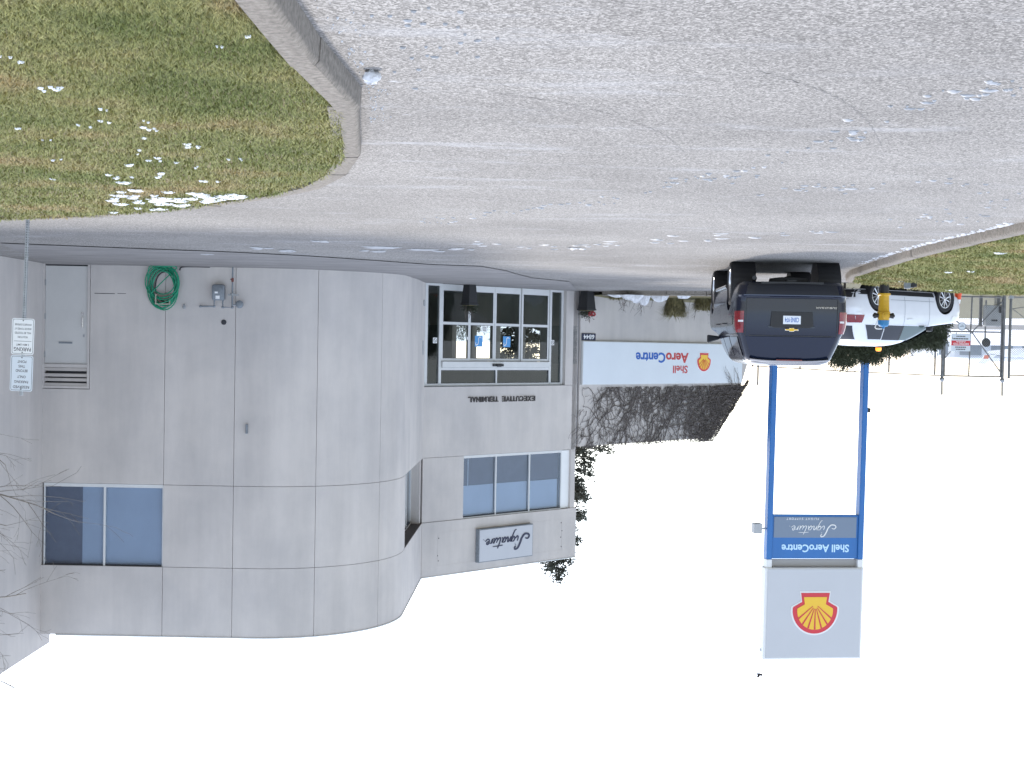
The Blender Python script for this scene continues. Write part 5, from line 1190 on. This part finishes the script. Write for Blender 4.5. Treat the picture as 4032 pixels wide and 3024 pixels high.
def wheel(T, FR, x, y, r, wd, spokes, rimr, sd_):
    b = MB(); h = wd / 2
    b.lathe([(rimr, -h * .8), (r * .86, -h), (r * .96, -h * .9), (r, -h * .62), (r, h * .62), (r * .96, h * .9), (r * .86, h), (rimr, h * .8)], 36, 'y', (x, y, r), False)
    for k in range(4):   # tread grooves stand as raised ribs
        yy = -h * .55 + k * h * .366; b.lathe([(r - .002, yy - .012), (r + .004, yy - .010), (r + .004, yy + .010), (r - .002, yy + .012)], 36, 'y', (x, y, r), False)
    o = b.build('wheel', 'rubber', T, FR, smooth=40)
    b = MB(); b.lathe([(rimr + .004, -h * .7), (rimr + .004, h * .80), (rimr - .012, h * .82), (rimr - .02, h * .70), (rimr - .03, h * .1)] if sd_ > 0 else [(rimr + .004, h * .7), (rimr + .004, -h * .80), (rimr - .012, -h * .82), (rimr - .02, -h * .70), (rimr - .03, -h * .1)], 36, 'y', (x, y, r), False)
    yo = y + sd_ * h * .62
    for k in range(spokes):
        a = 2 * math.pi * (k + .5) / spokes
        for da in (-.13, .13) if spokes <= 6 else (-.0,):
            d = Vector((math.cos(a + da), 0, math.sin(a + da))); p0 = Vector((x, yo, r)) + d * .03; p1 = Vector((x, yo - sd_ * .012, r)) + d * (rimr - .008); b.tube([p0, p1], [.018, .020], 5)
    b.lathe([(.0, .02 * sd_), (.045, .015 * sd_), (.05, -.01 * sd_)], 14, 'y', (x, yo, r), False); b.build('rim', 'rim', o, FR, smooth=40)
    b = MB(); b.lathe([(rimr - .001, sd_ * h * .05), (.0, sd_ * h * .05)], 30, 'y', (x, y, r), False); b.build('brake_disc', 'black', o, FR)

# ---- dark SUV
SX, SY = -4.99, 26.22; hd = math.atan2(3.11, -.155)     # rear axle centre and heading
AX = 1.25
T = thing('suv', 'large dark blue SUV parked tail-on at the kerb with long rear overhang', 'SUV', (SX, SY, .0), hd); FR = MW[T] @ Matrix.Translation((-AX, 0, .0))
SUV = Car([(.40, .16, 5.46, .90), (.46, .07, 5.58, .955), (.56, .02, 5.66, .985), (.64, .0, 5.68, .995), (.67, .055, 5.68, 1.0), (.70, .075, 5.68, 1.005), (.95, .085, 5.66, 1.015), (1.10, .10, 5.62, 1.01), (1.20, .115, 5.45, 1.0), (1.26, .125, 4.75, .985), (1.32, .14, 4.25, .965), (1.36, .155, 4.12, .945), (1.55, .235, 3.9, .885), (1.74, .325, 3.6, .815), (1.80, .37, 3.45, .785), (1.84, .44, 3.3, .745), (1.87, .56, 3.1, .68), (1.89, .75, 2.85, .58), (1.90, 1.0, 2.6, .45)], .17, .4, .045, .03)
RT_, RF_ = .40, .40
SUV.body('body', 'suv', T, FR, [(AX, .475, .42), (AX + 3.30, .475, .42)])
for ax in (AX, AX + 3.30):
    for s in (-1, 1):
        wheel(T, FR, ax, s * .865, .40, .275, 5, .285, s)
        b = MB(); b.lathe([(.468, s * .56), (.468, s * .975)], 28, 'y', (ax, 0, .42), False); b.lathe([(.47, s * .562), (.0, s * .562)], 28, 'y', (ax, 0, .42), False); b.build('wheel_liner', 'black', T, FR)
SUV.rear_patch(T, FR, 'rear_window', 'suv_glass', 1.375, 1.775, -.80, .80, -.665, .665, .010)
SUV.rear_patch(T, FR, 'belt_seam', 'black', 1.352, 1.366, -.83, .83, -.825, .825, .008)
SUV.rear_patch(T, FR, 'rear_bumper', mat('bumper_satin', (.016, .018, .024), .42, coat=.3), .42, .632, -.90, .90, -.955, .955, .012)
SUV.rear_patch(T, FR, 'bumper_step', mat('step_satin', (.05, .062, .088), .35), .634, .652, -.86, .86, -.86, .86, .014, 12, 2)
SUV.rear_patch(T, FR, 'tailgate_seam', 'black', .695, .706, -.80, .80, -.80, .80, .006, 10, 1)
for s in (-1, 1): SUV.rear_patch(T, FR, 'tailgate_seam', 'black', .70, 1.36, s * .808, s * .796, s * .812, s * .80, .006, 1, 8)
# number plate recess, plate, badges
b = MB(); b.prism([(-.36, .93), (.36, .93), (.38, 1.19), (.30, 1.215), (-.30, 1.215), (-.38, 1.19)], 0, .012, 'yz'); PRF = FR @ Matrix.Translation((.075, 0, 0)); b.build('plate_recess', 'black', T, PRF, bevel=.004)
b = MB(); b.box(-.012, -.002, -.155, .155, 1.0, 1.148); pl = b.build('license_plate', 'plate', T, PRF, bevel=.003)
PF = PRF @ Matrix.Rotation(math.pi / 2, 4, 'Z')      # local: along = -y of the car, out = towards the camera
b = MB(); flat_text(b, 'CBNE·974', .122, 1.03, .244, .085, .0128, .012); b.build('plate_characters', 'blue_txt', pl, PF, fix=False)
b = MB(); b.prism([(-.125, 1.232), (-.045, 1.232), (-.045, 1.215), (.045, 1.215), (.045, 1.232), (.115, 1.232), (.125, 1.262), (.045, 1.262), (.045, 1.279), (-.045, 1.279), (-.045, 1.262), (-.115, 1.262)], .0, .02); bt_ = b.build('badge', 'chrome', T, PF @ Matrix.Translation((0, -.015, 0)), bevel=.003)
b = MB(); b.prism([(-.11, 1.237), (-.038, 1.237), (-.038, 1.221), (.038, 1.221), (.038, 1.237), (.102, 1.237), (.11, 1.257), (.038, 1.257), (.038, 1.273), (-.038, 1.273), (-.038, 1.257), (-.102, 1.257)], .0205, .024); b.build('badge_inlay', 'yellow', bt_, PF @ Matrix.Translation((0, -.015, 0)))
b = MB(); flat_text(b, 'SUBURBAN', .78, .835, .36, .034, .02, .02, 0, .006, 1.2); b.build('model_lettering', 'chrome', T, PF @ Matrix.Translation((0, -.02, 0)), fix=False)
SUV.rear_patch(T, FR, 'handle_bar', mat('handle_satin', (.03, .035, .045), .3), 1.19, 1.212, -.42, .42, -.40, .40, .018, 10, 2)
for s in (-1, 1):
    b = MB()
    def fn(i, j, s=s):
        z = .925 + .385 * j; q = i * .28
        if q < .125: y = .84 + q; x = SUV.rear(y if y < SUV.L(z, 3) - .031 else SUV.L(z, 3) - .031, z) - .012; return (x, s * min(y, SUV.L(z, 3) - .02), z)
        x = SUV.L(z, 1) + .05 + (q - .125) * .9; return (x, s * (SUV.side(x, z) + .012), z)
    b.grid(12, 10, fn); tl = b.build('tail_light', 'taillight', T, FR, smooth=50, fix=False)
    b = MB(); b.grid(5, 2, lambda i, j: (SUV.rear(.85 + .085 * i, 1.10) - .018, s * (.85 + .085 * i), 1.085 + .035 * j)); b.build('reverse_lens', 'lens', tl, FR, smooth=50, fix=False)
# spoiler with high brake light, roof rails
b = MB(); b.grid(14, 4, lambda i, j: (SUV.L(1.80, 1) - .06 + .22 * j, (-.70 + 1.40 * i) * (1 - .05 * j), 1.80 + .055 * j ** .6 - .03 * abs(2 * i - 1) ** 3)); b.grid(14, 1, lambda i, j: (SUV.L(1.80, 1) - .06 + .09 * j, -.70 + 1.40 * i, 1.80 - .045 * j - .03 * abs(2 * i - 1) ** 3)); b.build('spoiler', 'suv', T, FR, smooth=40, fix=False)
b = MB(); b.box(SUV.L(1.80, 1) - .066, SUV.L(1.80, 1) - .04, -.23, .23, 1.782, 1.798); b.build('high_brake_light', 'taillight', T, FR)
for s in (-1, 1):
    SUV.side_patch(T, FR, 'quarter_window', 'suv_glass', s, 1.385, 1.735, .42, 1.52, .52, 1.55); SUV.side_patch(T, FR, 'rear_door_window', 'suv_glass', s, 1.365, 1.735, 1.60, 2.62, 1.63, 2.62); SUV.side_patch(T, FR, 'front_door_window', 'suv_glass', s, 1.355, 1.735, 2.70, 3.95, 2.70, 3.45)
    SUV.side_patch(T, FR, 'window_trim', 'chrome', s, 1.335, 1.352, .35, 4.0, .35, 3.98, .012, 12, 1)
    for x in (2.66, 1.57, 3.9): SUV.side_patch(T, FR, 'door_seam', 'black', s, .58, 1.33, x, x + .012, x, x + .012, .006, 1, 8)
    for x in (1.78, 2.86): b = MB(); y = SUV.side(x, 1.12); b.tube(catmull([(x, s * (y - .01), 1.13), (x + .03, s * (y + .04), 1.13), (x + .19, s * (y + .04), 1.13), (x + .22, s * (y - .01), 1.13)]), .014, 6); b.build('door_handle', 'black', T, FR, smooth=60)
    b = MB(); b.hexa([(3.66, s * .90, 1.36), (3.78, s * .90, 1.36), (3.76, s * 1.17, 1.33), (3.60, s * 1.17, 1.33), (3.66, s * .92, 1.42), (3.75, s * .92, 1.42), (3.73, s * 1.17, 1.50), (3.60, s * 1.17, 1.50)]); b.build('mirror', 'black', T, FR, bevel=.02, smooth=40)
    b = MB(); b.tube([(1.9, s * .96, .42), (3.9, s * .96, .42)], .045, 8); b.build('running_board', 'chrome', T, FR, smooth=50)
    SUV.side_patch(T, FR, 'fuel_flap' if s < 0 else 'side_marker', 'suv', s, 1.0, 1.16, .62, .80, .62, .80, .007, 2, 2)
b = MB(); b.tube([(AX, -.75, .40), (AX, .75, .40)], .05, 10); b.lathe([(.0, -.16), (.12, -.1), (.15, 0), (.12, .1), (.0, .16)], 14, 'y', (AX, .1, .38), False); b.build('rear_axle', 'black', T, FR, smooth=50)
b = MB(); b.lathe([(.2, 0), (.34, .02), (.36, .09), (.34, .17), (.2, .19)], 24, 'z', (.62, .0, .30)); b.build('spare_wheel', 'rubber', T, FR, smooth=40)
b = MB(); b.tube(catmull([(1.6, -.55, .38), (.9, -.62, .42), (.5, -.62, .33), (.22, -.66, .33)]), .038, 10); b.build('exhaust', 'black', T, FR, smooth=50)
b = MB(); b.box(.18, .32, -.08, .08, .36, .43); b.box(.10, 4.9, -.55, .55, .40, .46); b.build('underbody', 'black', T, FR)
b = MB(); b.tube(catmull([(.42, -.30, 1.815), (.38, 0, 1.82), (.42, .30, 1.815)]), .008, 5); b.build('wiper', 'black', T, FR)

# ---- white crossover
rw, fw_ = at(3280 + 620 * .2712, 1050 + 440 * .2712, 36.0), at(3280 + 1600 * .2712, 1050 + 455 * .2712, 37.65)
hd = math.atan2(fw_.y - rw.y, fw_.x - rw.x); cz = -.16
ux = Vector((math.cos(hd), math.sin(hd), 0)); inn = Vector((math.sin(hd), -math.cos(hd), 0)) * 1   # from the near wheels to the car's centre line
ctr = Vector((rw.x, rw.y, 0)) + inn * .80 if inn.y > 0 else Vector((rw.x, rw.y, 0)) - inn * .80
T = thing('crossover_car', 'white crossover car with amber roof beacon parked beyond the hydrant', 'car', (ctr.x, ctr.y, cz), hd); WA = .95; FR = MW[T] @ Matrix.Translation((-WA, 0, 0))
CW = Car([(.20, .26, 4.40, .80), (.30, .12, 4.55, .87), (.48, .03, 4.62, .905), (.66, .0, 4.62, .915), (.82, .03, 4.58, .915), (.92, .05, 4.48, .91), (.99, .065, 4.30, .90), (1.05, .085, 3.75, .885), (1.09, .10, 3.42, .87), (1.25, .22, 3.15, .81), (1.42, .38, 2.78, .735), (1.54, .52, 2.45, .665), (1.60, .66, 2.2, .60), (1.635, .85, 1.95, .50), (1.65, 1.1, 1.75, .38)], .26, .42, .08, .035)
CW.body('body', 'carwhite', T, FR, [(WA, .40, .37), (WA + 2.725, .40, .37)])
for ax in (WA, WA + 2.725):
    for s in (-1, 1):
        wheel(T, FR, ax, s * .80, .355, .225, 10, .245, s)
        b = MB(); b.lathe([(.395, s * .56), (.395, s * .885)], 28, 'y', (ax, 0, .37), False); b.lathe([(.397, s * .562), (.0, s * .562)], 28, 'y', (ax, 0, .37), False); b.build('wheel_liner', 'black', T, FR)
for s in (-1, 1):
    CW.side_patch(T, FR, 'front_door_window', 'car_glass2', s, 1.10, 1.475, 2.02, 3.16, 2.02, 2.50); CW.side_patch(T, FR, 'rear_door_window', 'car_glass', s, 1.105, 1.48, 1.28, 1.95, 1.32, 1.95); CW.side_patch(T, FR, 'quarter_window', 'car_glass', s, 1.11, 1.47, .52, 1.24, .80, 1.28); CW.side_patch(T, FR, 'window_pillar', 'black', s, 1.10, 1.48, 1.95, 2.02, 1.95, 2.02, .008, 2, 6)
    CW.side_patch(T, FR, 'window_trim', 'chrome', s, 1.083, 1.097, .80, 3.12, .80, 3.10, .011, 14, 1)
    CW.side_patch(T, FR, 'sill_trim', 'black', s, .215, .33, 1.42, 3.22, 1.42, 3.22, .010, 10, 2)
    CW.side_patch(T, FR, 'bumper_trim', 'black', s, .22, .34, .30, .62, .28, .62, .010, 5, 2)
    for x in (1.98, 1.16, 3.0): CW.side_patch(T, FR, 'door_seam', 'grey_paint', s, .36, 1.075, x, x + .01, x + (.1 if x == 1.16 else 0), x + .01 + (.1 if x == 1.16 else 0), .005, 1, 8)
    CW.side_patch(T, FR, 'body_crease', 'grey_paint', s, .445, .453, 1.42, 3.2, 1.42, 3.2, .006, 8, 1)
    for x in (1.30, 2.10): b = MB(); y = CW.side(x, .93); b.tube(catmull([(x, s * (y - .01), .93), (x + .03, s * (y + .035), .93), (x + .17, s * (y + .035), .93), (x + .2, s * (y - .01), .93)]), .012, 6); b.build('door_handle', 'carwhite', T, FR, smooth=60)
    b = MB(); b.hexa([(2.86, s * .90, 1.10), (3.0, s * .90, 1.10), (2.98, s * 1.08, 1.10), (2.86, s * 1.08, 1.10), (2.86, s * .90, 1.23), (2.96, s * .90, 1.24), (2.95, s * 1.08, 1.23), (2.86, s * 1.08, 1.22)]); b.build('mirror', 'black', T, FR, bevel=.02, smooth=40)
    CW.side_patch(T, FR, 'tail_light', 'taillight', s, .86, 1.06, .09, .42, .13, .36, .012, 8, 4); CW.side_patch(T, FR, 'reverse_lens', 'lens', s, .80, .858, .07, .30, .09, .36, .012, 6, 2)
    CW.side_patch(T, FR, 'headlight', 'lens', s, .80, .94, 4.0, 4.42, 3.9, 4.3, .010, 8, 4)
CW.rear_patch(T, FR, 'rear_window', 'car_glass', 1.14, 1.48, -.68, .68, -.52, .52, .010)
CW.rear_patch(T, FR, 'rear_bumper_trim', 'black', .22, .42, -.72, .72, -.78, .78, .010)
CW.rear_patch(T, FR, 'tailgate_seam', 'grey_paint', .46, .47, -.66, .66, -.66, .66, .006, 10, 1)
for s in (-1, 1): CW.rear_patch(T, FR, 'tail_light', 'taillight', .86, 1.06, s * .58, s * .80, s * .60, s * .79, .012, 6, 4)
b = MB(); b.box(CW.rear(0, .72) - .014, CW.rear(0, .72) - .004, -.155, .155, .64, .79); b.build('license_plate', 'plate', T, FR)
b = MB(); n_ = 10
def ws(i, j): z = 1.10 + .44 * j; y = (-.78 + 1.56 * i) * (1 - .28 * j); return (CW.L(z, 2) + .06 * (1 - (y / (CW.L(z, 3) - .035)) ** 2) + .012 - (.25 * max(0, abs(2 * i - 1) - .6) ** 2), y, z)
b.grid(10, 6, ws); b.build('windscreen', 'car_glass', T, FR, smooth=40, fix=False)
b = MB(); b.box(.3, 4.3, -.6, .6, .2, .26); b.build('underbody', 'black', T, FR)
b = MB(); b.lathe([(.075, 1.651), (.085, 1.66), (.085, 1.675)], 16, 'z', (1.98, .1, 0)); bo = b.build('beacon_base', 'black', T, FR, smooth=40)
b = MB(); b.lathe([(.078, 1.676), (.075, 1.74), (.055, 1.77), (.0, 1.775)], 16, 'z', (1.98, .1, 0), False); b.build('beacon_lens', mat('beacon_amber', (.9, .30, .02), .2, emit=(1, .32, .02, 1.2)), bo, FR, smooth=40)
